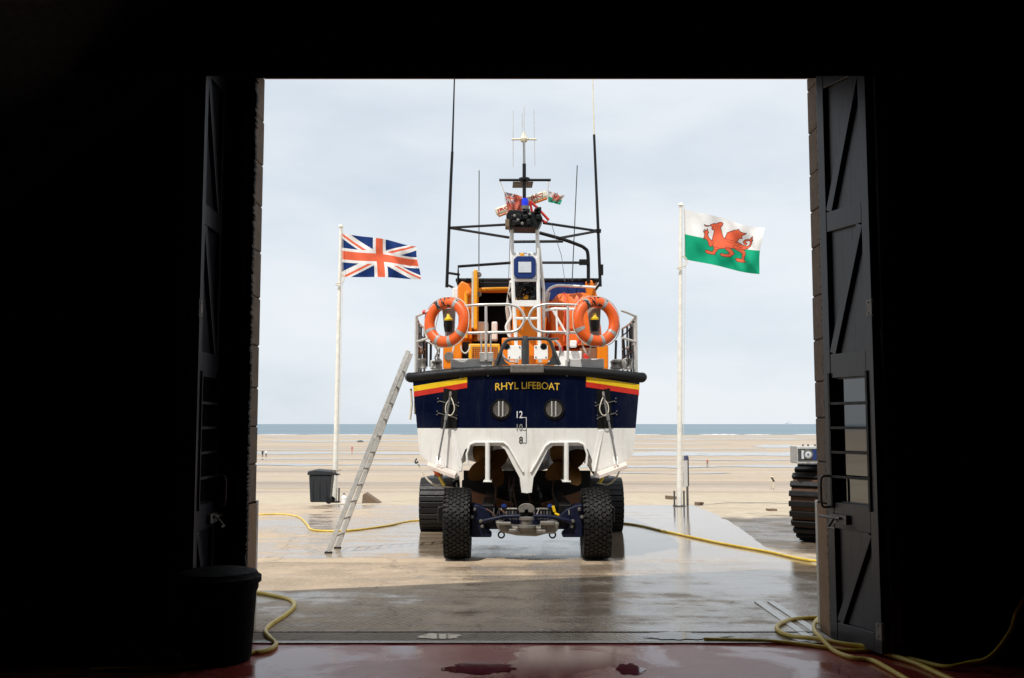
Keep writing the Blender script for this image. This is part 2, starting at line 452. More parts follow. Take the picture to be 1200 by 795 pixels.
def mat_cloth(name, c):
    k = N(name); k.set(**{'Base Color': (*c, 1), 'Roughness': .75, 'Specular IOR Level': .2})
    tr = k.n('ShaderNodeBsdfTranslucent'); tr.inputs[0].default_value = (*c, 1)
    mx = k.n('ShaderNodeMixShader'); mx.inputs[0].default_value = .3
    k.l(k.b.outputs[0], mx.inputs[1]); k.l(tr.outputs[0], mx.inputs[2]); k.l(mx.outputs[0], k.out.inputs[0])
    return k.m
M['fred'] = mat_cloth('flag_red', (.78, .14, .065))
M['fblue'] = mat_cloth('flag_blue', (.008, .035, .16))
M['fwhite'] = mat_cloth('flag_white', (.80, .80, .80))
M['fgreen'] = mat_cloth('flag_green', (.005, .36, .19))
M['fdark'] = mat_cloth('flag_outline', (.10, .02, .02))

# ------------------------------------------------------------------ world, sun, camera
w = bpy.data.worlds.new('World'); scene.world = w; w.use_nodes = True
nt = w.node_tree; bg = nt.nodes['Background']; out = nt.nodes['World Output']
SUN_EL, SUN_AZ = 59.0, 25.0
sky = nt.nodes.new('ShaderNodeTexSky'); sky.sky_type = 'NISHITA'; sky.sun_disc = False
sky.sun_elevation = math.radians(SUN_EL); sky.sun_rotation = math.radians(180 + SUN_AZ)
sky.air_density = 1.0; sky.dust_density = 1.5
nt.links.new(sky.outputs[0], bg.inputs[0]); bg.inputs[1].default_value = .10
bg2 = nt.nodes.new('ShaderNodeBackground'); bg2.inputs[1].default_value = 1.0
tc = nt.nodes.new('ShaderNodeTexCoord'); mp = nt.nodes.new('ShaderNodeMapping'); mp.inputs['Scale'].default_value = (1.2, 1.2, 3.6)
mp.inputs['Location'].default_value = (.3, .1, .2)
nt.links.new(tc.outputs['Generated'], mp.inputs[0])
nz = nt.nodes.new('ShaderNodeTexNoise'); nz.inputs['Scale'].default_value = 2.4; nz.inputs['Detail'].default_value = 7; nz.inputs['Roughness'].default_value = .52
nt.links.new(mp.outputs[0], nz.inputs[0])
rp = nt.nodes.new('ShaderNodeValToRGB'); e = rp.color_ramp.elements
e[0].position = .30; e[0].color = (.72, .80, .885, 1); e[1].position = .64; e[1].color = (.84, .885, .93, 1)
nt.links.new(nz.outputs['Fac'], rp.inputs[0]); nt.links.new(rp.outputs[0], bg2.inputs[0])
rf = nt.nodes.new('ShaderNodeValToRGB'); e = rf.color_ramp.elements
e[0].position = .30; e[0].color = (.80,)*3 + (1,); e[1].position = .55; e[1].color = (.95,)*3 + (1,)
nt.links.new(nz.outputs['Fac'], rf.inputs[0])
mx = nt.nodes.new('ShaderNodeMixShader'); nt.links.new(rf.outputs[0], mx.inputs[0]); nt.links.new(bg.outputs[0], mx.inputs[1]); nt.links.new(bg2.outputs[0], mx.inputs[2])
nt.links.new(mx.outputs[0], out.inputs[0])

sl = bpy.data.lights.new('sun', 'SUN'); so = bpy.data.objects.new('sun', sl); link(so)
sl.energy = 3.9; sl.angle = math.radians(.6); sl.color = (1.0, .955, .88)
el, az = math.radians(SUN_EL), math.radians(SUN_AZ)
so.rotation_euler = V((math.sin(az)*math.cos(el), math.cos(az)*math.cos(el), -math.sin(el))).to_track_quat('-Z', 'Y').to_euler()
so.location = (-4, -20, 40)

cam = bpy.data.cameras.new('camera'); co = bpy.data.objects.new('camera', cam); link(co)
co.location = (0, 0, CAMZ); co.rotation_euler = (math.pi/2 + PITCH, 0, 0)
cam.lens = 35; cam.sensor_width = 36; cam.clip_end = 60000; cam.clip_start = .05
scene.camera = co
scene.view_settings.view_transform = 'Standard'; scene.view_settings.look = 'None'; scene.view_settings.exposure = .03; scene.view_settings.gamma = 1
scene.cycles.use_denoising = True
scene.cycles.max_bounces = 8; scene.cycles.sample_clamp_indirect = 6

# ------------------------------------------------------------------ the ground
m = MB()
m.grid(lambda u, v: V((-5 + 10*u, -6.5 + (7.885+6.5)*v, 0)), 10, 14)
tag(m.build('floor', M['floor']), kind='structure')

# slipway apron: right edge taken from the photograph, far edge ~31 m
er = [V((5.4, 8.5, 0)), G(980, 668), G(953, 665), G(896, 643), G(858, 616), G(828, 598), G(812, 591.5)]
er = [V((6.6, 7.96, 0)), V((5.9, 9.5, 0)), V((5.3, 12.0, 0)), G(953, 662), G(896, 640), G(858, 613), G(830, 599), G(812, 592)]
def redge(Y):
    for a, b in zip(er, er[1:]):
        if Y <= b.y: 
            t = (Y - a.y) / max(1e-6, b.y - a.y); return a.x + (b.x - a.x) * t
    return er[-1].x
YE = er[-1].y
m = MB(); ys = [7.96 + (YE - 7.96) * (i / 60) for i in range(61)]
for i in range(61):
    y = ys[i]; xr = redge(y) + .16 * noise.noise(V((y * .9, 3, 0))) + .04 * noise.noise(V((y * 2.1, 8, 0)))
    for j in range(13):
        t = j / 12; m.v.append(V((-14 + (xr + 14) * t, y + (.25 * noise.noise(V((t * 7, 1.3, 0))) if i == 60 else 0), za(y))))
for i in range(60):
    for j in range(12):
        a = i*13 + j; m.f.append([a, a+1, a+14, a+13]); m.m.append(0)
# rim that drops to the sand
ring = [60*13 + j for j in range(13)] + [i*13 + 12 for i in range(59, -1, -1)]
low = []
for k in ring:
    p = m.v[k]; low.append(len(m.v)); m.v.append(V((p.x, p.y, p.z - .5)))
for a in range(len(ring)-1):
    m.f.append([ring[a], ring[a+1], low[a+1], low[a]]); m.m.append(0)
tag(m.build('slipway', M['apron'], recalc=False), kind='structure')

# beach
ys = [-60, -20, 0, 8.3]; y = 8.3
while y < 1600: y *= 1.018 if y < 900 else 1.08; ys.append(y)
xs = sorted(set([-2600, -1800, -1200, -800, -500, -320, -200, -130, -90] + list(range(-70, 71, 2)) + [90, 130, 200, 320, 500, 800, 1200, 1800, 2600]))
m = MB()
for y in ys:
    for x in xs:
        z = zb(y)
        if y > 34:
            a = min(1, (y - 34) / 30)
            z += a * .02 * noise.noise(V((x*.05, y*.11, 0))) * min(2.2, y / 60)
            if y < 90: z += .05 * a * noise.noise(V((x*.45, y*.4, 5)))
        elif x > redge(min(max(y, 8), YE)) + .3:
            z += .03 * noise.noise(V((x*.8, y*.8, 2)))
        m.v.append(V((x, y, z)))
nx = len(xs)
for i in range(len(ys)-1):
    for j in range(nx-1):
        a = i*nx + j; m.f.append([a, a+1, a+nx+1, a+nx]); m.m.append(0)
tag(m.build('beach', M['sand'], smooth=True, recalc=False), kind='structure')

# water left in the runnels of the beach
def pool(pyc, half_px, x0, x1, seed, n=90):
    m = MB(); rows = []
    for i in range(n+1):
        t = i / n; px = x0 + (x1 - x0) * t
        ce = pyc + 1.2 * noise.noise(V((px * .012, seed, 0))) + .5 * noise.noise(V((px*.05, seed, 2)))
        hw = half_px * (.75 + .8 * noise.noise(V((px * .016, seed, 7))) + .35 * noise.noise(V((px*.07, seed, 9))))
        hw = max(.12, hw) * min(1, 8 * t + .02, 8 * (1 - t) + .02)
        rows.append((G(px, ce + hw, zb, .05), G(px, ce - hw, zb, .05)))
    for a, b in rows:
        zz = max(a.z, b.z)
        m.v += [V((a.x, a.y, zz)), V((b.x, b.y, zz))]
    for i in range(n): m.f.append([2*i, 2*i+2, 2*i+3, 2*i+1]); m.m.append(0)
    tag(m.build('water', M['pool'], recalc=False), kind='structure')
pool(531.5, 1.3, 60, 1010, 1.0); pool(533.5, 1.5, 700, 1010, 4.0)
pool(545.0, .9, 100, 560, 2.0); pool(547.3, 1.2, 560, 1010, 3.0)
pool(517.0, .8, 300, 560, 5.0); pool(523.5, 1.4, 880, 1010, 6.0); pool(515, .6, 720, 960, 8.0)
for a in ((527.5, .45, 90, 470, 11.), (526.5, .5, 640, 900, 12.), (538.5, .5, 200, 480, 13.), (539.5, .45, 740, 1010, 14.), (513, .5, 300, 520, 15.), (512.3, .4, 760, 1000, 16.), (555, .5, 700, 860, 17.), (520.5, .5, 640, 860, 18.)): pool(*a)

m = MB()
m.grid(lambda u, v: V((-14000 + 28000*u, 770 + 44000 * v**3, zb(775)+.02)), 8, 24)
tag(m.build('sea', M['sea'], recalc=False), kind='structure')
m = MB()
for (x0, x1, py, h) in ((820, 868, 510.3, 1.1), (872, 905, 510.1, .8), (735, 775, 509.6, .7), (300, 350, 510, .6), (930, 1000, 510.2, .9), (360, 470, 509.7, .45), (150, 290, 509.8, .5)):
    n = 24; pts = []
    for i in range(n+1):
        t = i / n; a = P(x0 + (x1-x0)*t, py, 772); a.z = zb(775) + .05
        k = h * .45 * max(.05, math.sin(math.pi*t)**.5 * (.7 + .6*noise.noise(V((t*9, x0, 0)))))
        pts.append((a, k))
    for (a, k), (b, q) in zip(pts, pts[1:]):
        m.add([a, b, b + V((0, 2, q)), a + V((0, 2, k)), a + V((0, 6, 0)), b + V((0, 6, 0))], [(0, 1, 2, 3), (3, 2, 5, 4)])
tag(m.build('foam', M['foam'], recalc=False), 'white breakers along the water edge far across the sand', 'surf', kind='stuff')

# puddles on threshold and in the mud
def blob(name, c, rx, ry, seed, mat, zf, up=.004, n=120):
    m = MB(); pts = []
    for k in range(n):
        a = 2*math.pi*k/n; r = 1 + .35*noise.noise(V((math.cos(a)*1.4, math.sin(a)*1.4, seed))) + .28*noise.noise(V((math.cos(a)*3.4, math.sin(a)*3.4, seed))) + .14*noise.noise(V((math.cos(a)*8, math.sin(a)*8, seed)))
        x, y = c.x + rx*r*math.cos(a), c.y + ry*r*math.sin(a)
        pts.append(V((x, y, zf(y) + up)))
    m.add(pts, [tuple(range(n))])
    return tag(m.build(name, mat), kind='structure')
PUD = plain('puddle_water', (.10, .085, .07), .03)
FP = plain('red_floor_water', (.16, .012, .010), .04)
for q in ((562, 783, .24, .15, 21), (737, 785, .10, .14, 22)): blob('puddle', G(q[0], q[1], lambda Y: 0.0), q[2], q[3], q[4], FP, lambda Y: 0.0, .004)
blob('puddle', G(516, 746.5), .17, .10, 1, PUD, za, .005)
blob('puddle', G(803, 746), .36, .13, 2, PUD, za, .005)

# threshold drain rails
t = thing('threshold_rail', 'long steel track set across the doorway where red floor meets concrete', 'door track', (0.2, 7.92, 0))
m = MB(); m.box((-2.2, 7.888, -.02), (2.62, 7.915, .012)); m.box((-2.2, 7.938, -.02), (2.62, 7.958, .010)); m.build('rail', M['alu'], t, bevel=.002)
m = MB(); m.box((-2.2, 7.916, -.05), (2.62, 7.937, -.006)); m.build('channel', M['black'], t)
m = MB(); m.box((-2.12, 8.33, -.01), (2.55, 8.345, .0035)); t2 = m.build('expansion_joint', M['black']); tag(t2, 'thin dark joint line across the concrete just outside the doors', 'floor joint')
t = thing('guide_rail', 'pair of flat steel strips set slanting in the ground beside the right jamb', 'guide rail', G(920, 728))
a, b = G(888, 706), G(953, 752)
for off in (0, .13):
    mm = MB(); d = V((off, 0, 0)); mm.bar(a + d + V((0, 0, .006)), b + d + V((0, 0, .006)), .07, .012); mm.build('strip', M['alu'], t, bevel=.002)

# ------------------------------------------------------------------ boathouse
BX0, BX1, YI, YO = -5.0, 5.0, 8.13, 8.47
OX0, OX1, OZ = P(302, 420, 8.47).x, P(955.5, 420, 8.47).x, P(620, 92, 8.47).z
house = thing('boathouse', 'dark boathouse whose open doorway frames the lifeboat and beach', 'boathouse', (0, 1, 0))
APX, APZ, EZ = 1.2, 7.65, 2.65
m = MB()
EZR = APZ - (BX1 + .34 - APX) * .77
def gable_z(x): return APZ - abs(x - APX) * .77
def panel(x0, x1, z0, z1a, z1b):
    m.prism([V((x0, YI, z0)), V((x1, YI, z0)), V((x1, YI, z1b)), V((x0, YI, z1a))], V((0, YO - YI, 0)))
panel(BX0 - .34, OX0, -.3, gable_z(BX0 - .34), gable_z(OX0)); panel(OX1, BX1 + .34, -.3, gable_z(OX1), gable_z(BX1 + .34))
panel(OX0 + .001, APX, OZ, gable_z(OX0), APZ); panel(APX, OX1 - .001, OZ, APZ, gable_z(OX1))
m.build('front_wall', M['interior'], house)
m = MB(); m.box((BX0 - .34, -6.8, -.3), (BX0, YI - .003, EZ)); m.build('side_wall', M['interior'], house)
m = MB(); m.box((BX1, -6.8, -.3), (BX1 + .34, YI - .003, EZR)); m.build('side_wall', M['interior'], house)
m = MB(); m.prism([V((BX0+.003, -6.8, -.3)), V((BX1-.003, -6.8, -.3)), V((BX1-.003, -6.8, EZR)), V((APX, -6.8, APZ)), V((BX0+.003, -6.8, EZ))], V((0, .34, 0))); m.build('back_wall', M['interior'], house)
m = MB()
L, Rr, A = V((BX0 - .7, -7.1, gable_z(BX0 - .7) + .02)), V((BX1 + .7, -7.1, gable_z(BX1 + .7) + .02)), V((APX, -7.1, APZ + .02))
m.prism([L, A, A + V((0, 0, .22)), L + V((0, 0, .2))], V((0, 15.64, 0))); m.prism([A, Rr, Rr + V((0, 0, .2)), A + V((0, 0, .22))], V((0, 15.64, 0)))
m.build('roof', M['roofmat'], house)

def jamb(x, side):
    """stack of worn stone blocks lining the reveal"""
    m = MB(); z = 1.05; k = 0
    while z < OZ - .02:
        h = min(random.uniform(.30, .42), OZ - z); o = random.uniform(.010, .014)
        m.box((x - side*o, YI + random.uniform(-.006, .002), z), (x + side*.06, YO + random.uniform(.006, .010), z + h - .005)); z += h
    o = m.build('stone_jamb', M['stone'], house, bevel=.012)
    m = MB(); m.box((x - side*.035, YI + .02, 0), (x + side*.05, YO - .05, 1.04)); m.build('timber_guard', JW, house, bevel=.006)
    m = MB(); m.box((x - side*.030, YO - .045, -.0), (x + side*.05, YO + .022, 1.06)); m.build('corner_guard', M['alu'], house, bevel=.004)
    m = MB(); z = 0.05
    while z < OZ:
        hh = random.uniform(.010, .022); l = .034 + random.uniform(0, .016)
        m.box((x - side*l, YI - .06, z), (x + side*.02, YI - .022 + random.uniform(0, .02), z + hh)); z += hh
    m.build('brush_seal', M['brush'], house)
JW = plain('worn_timber_guard', (.27, .165, .095), .8, bump=.4, bscale=25)
jamb(OX1, 1); jamb(OX0, -1)
m = MB(); m.box((OX0, YI - .01, OZ - .004), (OX1, YO + .02, OZ + .05)); m.build('lintel', M['rust'], house, bevel=.008)
HZ = P(620, 91.5, 8.1).z
FZ = P(620, 89.5, 7.2).z
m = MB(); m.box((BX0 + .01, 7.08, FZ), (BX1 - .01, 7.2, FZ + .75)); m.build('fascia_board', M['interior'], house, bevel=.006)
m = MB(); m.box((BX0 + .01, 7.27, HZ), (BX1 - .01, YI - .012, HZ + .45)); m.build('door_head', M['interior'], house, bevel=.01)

def leaf(hx, hy, nx_, ny_, inner=True):
    """one braced door leaf, hinge edge at (hx, hy), free edge at (nx_, ny_); its decorated face towards the opening"""
    H, W = HZ - .06, math.hypot(nx_ - hx, ny_ - hy)
    ux = V((nx_ - hx, ny_ - hy, 0)).normalized(); nrm = V((-ux.y, ux.x, 0))
    if nrm.x * hx > 0: nrm = -nrm                                   # towards the opening
    O = V((hx, hy, .03))
    Mx = Matrix((ux, nrm, V((0, 0, 1)))).transposed().to_4x4(); Mx.translation = O
    m = MB(); wz0, wz1 = 1.07, 2.02
    m.box((0, -.05, 0), (W, -.012, wz0), 0, Mx); m.box((0, -.05, wz1), (W, -.012, H), 0, Mx)
    m.box((0, -.05, wz0), (.10, -.012, wz1), 0, Mx); m.box((W - .10, -.05, wz0), (W, -.012, wz1), 0, Mx)
    for k in range(1, 5): m.box((W*k/5 - .002, -.0135, 0), (W*k/5 + .002, -.0115, wz0 - .01), 0, Mx); m.box((W*k/5 - .002, -.0135, wz1 + .01), (W*k/5 + .002, -.0115, H), 0, Mx)
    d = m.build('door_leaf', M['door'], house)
    m = MB()
    sw = .085
    m.box((0, -.0115, 0), (sw, .022, H), 0, Mx); m.box((W - sw, -.0115, 0), (W, .022, H), 0, Mx)
    for z0, z1 in ((0, .14), (.86, 1.06), (2.03, 2.22), (3.20, 3.36), (H - .14, H)):
        m.box((sw + .001, -.0115, z0), (W - sw - .001, .020, z1), 0, Mx)
    for z0, z1 in ((.14, .86), (2.22, 3.20), (3.36, H - .14)):
        a, b = V((sw + .03, .004, z0 + .005)), V((W - sw - .03, .004, z1 - .005))
        m.bar(Mx @ a, Mx @ b, .030, .075, 0, up=nrm.cross((Mx.to_3x3() @ (b - a)).normalized()))
    m.build('brace_frame', M['door'], d, bevel=.004)
    m = MB(); m.box((.101, -.040, wz0), (W - .101, -.034, wz1), 0, Mx); m.build('window_pane', M['glass'], d)
    m = MB()
    for k in range(1, 5):
        z = wz0 + (wz1 - wz0) * k / 5; m.box((.07, .022, z - .010), (W - .06, .034, z + .010), 0, Mx)
    for x in (.075, W - .075): m.box((x - .010, .024, wz0 - .05), (x + .010, .036, wz1 + .05), 0, Mx)
    m.build('window_bars', M['black'], d)
    m = MB(); hz = 1.02
    m.tube(crom([Mx @ V(p) for p in ((.03, .02, hz), (.03, .09, hz + .01), (.03, .10, hz + .12), (.03, .09, hz + .23), (.03, .02, hz + .24))], 6), .010, 8)
    m.build('handle', M['galv'], d, smooth=True)
    m = MB(); m.box((.06, .022, .90), (.26, .05, .97), 0, Mx); m.cyl(Mx @ V((-.05, .06, .945)), Mx @ V((.20, .06, .945)), .012, n=10)
    m.tube([Mx @ V(p) for p in ((.13, .06, .94), (.13, .12, .87), (.22, .12, .87))], .010, 8); m.build('latch', M['galv'], d, smooth=True)
    for z in (.10, 2.48):
        m = MB(); m.box((W - .055, .022, z), (W + .004, .028, z + .12), 0, Mx); m.cyl(Mx @ V((W + .004, .012, z - .005)), Mx @ V((W + .004, .012, z + .125)), .012, n=8)
        for q in (.02, .10): m.cyl(Mx @ V((W - .035, .028, z + q)), Mx @ V((W - .035, .033, z + q)), .008, n=8)
        m.build('hinge', M['galv'], d)
    return d
pr0, pr1 = G(976, 748, lambda Y: .03), G(1037, 767, lambda Y: .03)
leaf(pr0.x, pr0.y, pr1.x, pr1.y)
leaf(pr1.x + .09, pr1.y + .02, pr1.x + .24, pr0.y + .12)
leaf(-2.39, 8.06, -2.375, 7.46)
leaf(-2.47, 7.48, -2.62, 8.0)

# ------------------------------------------------------------------ lifeboat
YT = 14.25                                    # transom
CX = P(617, 470, YT).x
def yt(x): return YT + .16 * (abs(x - CX) / 1.63) ** 2          # the transom is bowed a little
boat = thing('lifeboat', 'navy and white lifeboat with orange wheelhouse standing stern towards the doorway', 'lifeboat', (CX, YT + 5, za(YT + 5)))
def T(px, py):
    p = P(px, py, YT + .05); return p.x - CX, p.z
# half section at the transom, from keel to sheer (mirror-averaged pixels)
sec0 = [T(617, 578)[1]]
half = [(617.5, 578), (623, 577), (625, 560), (633, 545), (642, 527), (648, 522.5), (682, 522.5), (689, 527), (694, 540), (697, 559), (702, 561), (704, 551), (733, 541), (743, 533), (746, 502), (751, 446)]
S0 = [T(*p) for p in half]; S0[0] = (0.0, S0[0][1])
zwl = S0[14][1]
def station(dy):
    """half section dy metres forward of the transom"""
    t = dy / 11.4
    wid = [(0, 1), (.2, 1.10), (.45, 1.12), (.65, 1.0), (.82, .66), (.94, .28), (1, .03)]
    def ip(tab, x):
        for (a, p), (b, q) in zip(tab, tab[1:]):
            if x <= b: return p + (q - p) * (x - a) / (b - a)
        return tab[-1][1]
    k = ip(wid, t); sheer_up = ip([(0, 0), (.4, .18), (.7, .5), (1, 1.0)], t); keel_up = ip([(0, 0), (.6, .02), (.85, .25), (1, .9)], t)
    flat = min(1, max(0, (dy - 1.7) / 2.8))
    zk, zc = S0[0][1], S0[13][1]
    out = []
    for i, (x, z) in enumerate(S0):
        if 1 < i < 12:                                           # tunnels fade into the V bottom
            zz = zk + (zc - zk) * (x / S0[13][0]) * .9
            z = z + (zz - z) * flat
        x = x * k * (1 if i < 14 else (1 + .25 * max(0, t - .6)))
        if i == 15: z += sheer_up
        elif i == 14: z += sheer_up * .25
        else: z += keel_up * (1 - (z - zk) / (zwl - zk) * .5)
        out.append((x, z))
    return out
st = [0, .5, 1.2, 1.8, 2.5, 3.4, 4.5, 6, 7.4, 8.6, 9.6, 10.5, 11.1, 11.4]
secs = [station(d) for d in st]
m = MB()
NI = len(S0)
for side in (1, -1):
    base = len(m.v)
    for d, sec in zip(st, secs):
        for (x, z) in sec:
            X = CX + side * x; bow = (.16 * (abs(x)/1.63)**2) * max(0, 1 - d/2)
            m.v.append(V((X, YT + d + bow, z)))
    for i in range(len(st)-1):
        for j in range(NI-1):
            a = base + i*NI + j; f = [a, a+1, a+NI+1, a+NI]
            if side < 0: f = f[::-1]
            m.f.append(f); m.m.append(0 if j == 14 else (2 if (2 <= j <= 10 and i < 7) else 1))
# transom cap, in columns
bx = [p[0] for p in S0]
def bottom(x):
    ax = abs(x)
    pts = [(S0[0]), S0[1], S0[2], S0[3], S0[4], S0[5], S0[6], S0[7], S0[8], S0[9], S0[10], S0[11], S0[12], S0[13]]
    for (a, p), (b, q) in zip(pts, pts[1:]):
        if ax <= b + 1e-9 and b > a: return p + (q - p) * max(0, (ax - a)) / (b - a)
    return zwl
def side_x(z):
    a, b, c = S0[13], S0[14], S0[15]
    if z < b[1]: return a[0] + (b[0]-a[0]) * (z-a[1]) / (b[1]-a[1])
    return b[0] + (c[0]-b[0]) * (z-b[1]) / (c[1]-b[1])
CROWN = .10
def ztop(x): return S0[15][1] + CROWN * (1 - (x / S0[15][0])**2)
xsn = sorted(set([0.0] + [p[0] for p in S0[1:14]] + [S0[15][0]*k/16 for k in range(1, 15)]))
xsn = [x for x in xsn if x <= S0[13][0]]
full = [-x for x in reversed(xsn[1:])] + xsn
# white part
for a, b in zip(full, full[1:]):
    za_, zb_ = bottom(a), bottom(b)
    m.add([V((CX+a, yt(CX+a), za_)), V((CX+b, yt(CX+b), zb_)), V((CX+b, yt(CX+b), zwl)), V((CX+a, yt(CX+a), zwl))], [(0, 1, 2, 3)], 1)
for sd in (-1, 1):
    a, b = S0[13], S0[14]
    m.add([V((CX+sd*a[0], yt(CX+a[0]), a[1])), V((CX+sd*b[0], yt(CX+b[0]), zwl)), V((CX+sd*a[0], yt(CX+a[0]), zwl))], [(0, 1, 2) if sd > 0 else (0, 2, 1)], 1)
# navy part
nu = 40
def navy(u, v):
    s = -1 + 2*u; x0 = S0[14][0]*s; x1 = S0[15][0]*s; x = x0 + (x1-x0)*v
    return V((CX + x, yt(CX+x), zwl + (ztop(x1) - zwl)*v))
m.grid(navy, nu, 8, 0)
m.build('hull', [M['hullnavy'], M['hullwhite'], M['tunnel']], boat, smooth=True, weld=True)

def on_transom(x, z, out=.004):                                   # x relative to the centre line
    return V((CX + x, yt(CX + x) - out, z))
# deck
m = MB(); pts = []
for d, sec in zip(st, secs): pts.append((sec[15][0], YT + d + (.16 if d == 0 else .05), sec[15][1]))
for (xa, ya, z0), (xb, yb, z1) in zip(pts, pts[1:]):
    c = CROWN
    m.add([V((CX-xa+.01, ya, z0-.02)), V((CX, ya, z0-.02+c*.6)), V((CX+xa-.01, ya, z0-.02)), V((CX-xb+.01, yb, z1-.02)), V((CX, yb, z1-.02+c*.6)), V((CX+xb-.01, yb, z1-.02))], [(0, 1, 4, 3), (1, 2, 5, 4)])
m.build('deck', M['grey'], boat, smooth=True)
# rubber fender round the sheer
m = MB(); path = []
for (x, y, z) in reversed(pts): path.append(V((CX - x - .05, y, z + .05)))
path = path[:-1]
for k in range(25):
    s = -1 + k/12; x = s * (S0[15][0] + .03); path.append(V((CX + x, yt(CX + x) + .015, ztop(s*S0[15][0]) + .045)))
for (x, y, z) in pts[1:]: path.append(V((CX + x + .05, y, z + .05)))
m.tube(path, .072, 14)
m.build('fender', M['rubber'], boat, smooth=True)

# stripes
def stripe(mat, pa, pb, dz0, dz1, name):
    def fn(u, v):
        px = pa[0] + (pb[0]-pa[0])*u; py = pa[1] + (pb[1]-pa[1])*u + dz0 + (dz1-dz0)*v
        x, z = T(px, py); return on_transom(x, z, .004)
    m = MB(); m.grid(fn, 12, 1); return m.build(name, mat, boat, recalc=False)
stripe(M['yellow'], (483.5, 452.5), (547.5, 442.3), 0, 6.3, 'yellow_stripe'); stripe(M['red'], (484, 458.8), (547.5, 448.6), 0, 6.2, 'red_stripe')
stripe(M['yellow'], (750.5, 450.5), (687, 441.3), 0, 6.3, 'yellow_stripe'); stripe(M['red'], (750, 456.8), (686.6, 447.6), 0, 6.2, 'red_stripe')

def text_mesh(txt, size, bold=0.0, sx=1.0):
    cu = bpy.data.curves.new('text', 'FONT'); cu.body = txt; cu.size = size; cu.align_x = 'CENTER'; cu.align_y = 'CENTER'; cu.offset = bold; cu.resolution_u = 4
    o = bpy.data.objects.new('text', cu); link(o)
    dg = bpy.context.evaluated_depsgraph_get(); me = bpy.data.meshes.new_from_object(o.evaluated_get(dg))
    bpy.data.objects.remove(o); bpy.data.curves.remove(cu)
    vs = [v.co.copy() for v in me.vertices]; fs = [tuple(p.vertices) for p in me.polygons]; bpy.data.meshes.remove(me)
    for v in vs: v.x *= sx
    return vs, fs
def text_on(m, txt, width, height, fn, bold=0.0, mi=0):
    vs, fs = text_mesh(txt, 1.0, bold)
    x0, x1 = min(v.x for v in vs), max(v.x for v in vs); y0, y1 = min(v.y for v in vs), max(v.y for v in vs)
    q = [fn(((v.x - x0)/(x1-x0) - .5) * width, ((v.y - y0)/(y1-y0) - .5) * height) for v in vs]
    m.add(q, fs, mi)
cx0, cz0 = T(618, 452)
m = MB(); MP = YT / F
def name_fn(a, b): return on_transom(cx0 + a, cz0 + b - .02*(a/.46)**2, .005)
text_on(m, 'RHYL', 27.5*MP, 8.4*MP, lambda a, b: name_fn(a - 24*MP, b), .006); text_on(m, 'LIFEBOAT', 44.5*MP, 8.4*MP, lambda a, b: name_fn(a + 15.6*MP, b), .006)
m.build('name_lettering', M['letter'], boat, recalc=False)
m = MB()
for txt, px, py, wd, mi in (('12', 609, 486, 7, 0), ('10', 609, 501.2, 7, 2), ('8', 610.5, 516, 4.6, 1)):
    x, z = T(px, py); text_on(m, txt, wd*MP, 8.2*MP, lambda a, b: on_transom(x + a, z + b, .005), .012, {'8': 1, '10': 2}.get(txt, 0))
for (xa, ya, xb, yb, mi) in ((613, 489.2, 617, 489.8, 0), (616.4, 489.8, 617, 502, 0), (613, 504, 617, 504.6, 1), (616.4, 502, 617, 519, 1), (613, 519, 617, 519.6, 1)):
    (a, b), (c, d) = T(xa, ya), T(xb, yb); m.add([on_transom(a, b, .005), on_transom(c, b, .005), on_transom(c, d, .005), on_transom(a, d, .005)], [(0, 1, 2, 3)], mi)
m.build('draught_marks', [M['whitemark'], M['blackmark'], plain('grey_marking', (.22, .22, .22), .5)], boat, recalc=False)

# round stern ports with two bars
for px in (587.3, 649):
    x, z = T(px, 480); c = on_transom(x, z, 0)
    m = MB(); m.lathe([(0, .0), (9*MP, 0), (9.3*MP, -.012), (12.2*MP, -.012), (12.6*MP, .006)], c, 'Y', 32); o = m.build('port_light', M['black'], boat, smooth=True)
    m = MB(); m.lathe([(0, -.014), (8.0*MP, -.014), (8.6*MP, -.022), (9.3*MP, -.022), (9.4*MP, -.01)], c, 'Y', 28); m.build('lens', M['portlens'], o, smooth=True)
    m = MB()
    for q in (-2.6, 2.0): m.cyl(c + V((q*MP, -.04, -8*MP)), c + V((q*MP, -.04, 9.5*MP)), .010, n=8)
    m.build('guard_bar', M['steel'], o, smooth=True)
for (px, py) in ((572, 440.5), (664, 440.5), (540, 443.5), (697, 443.5)):
    x, z = T(px, py); c = on_transom(x, z, 0); m = MB(); m.lathe([(0, -.012), (.010, -.010), (.013, 0)], c, 'Y', 10); m.build('bolt', M['steel'], boat, smooth=True)

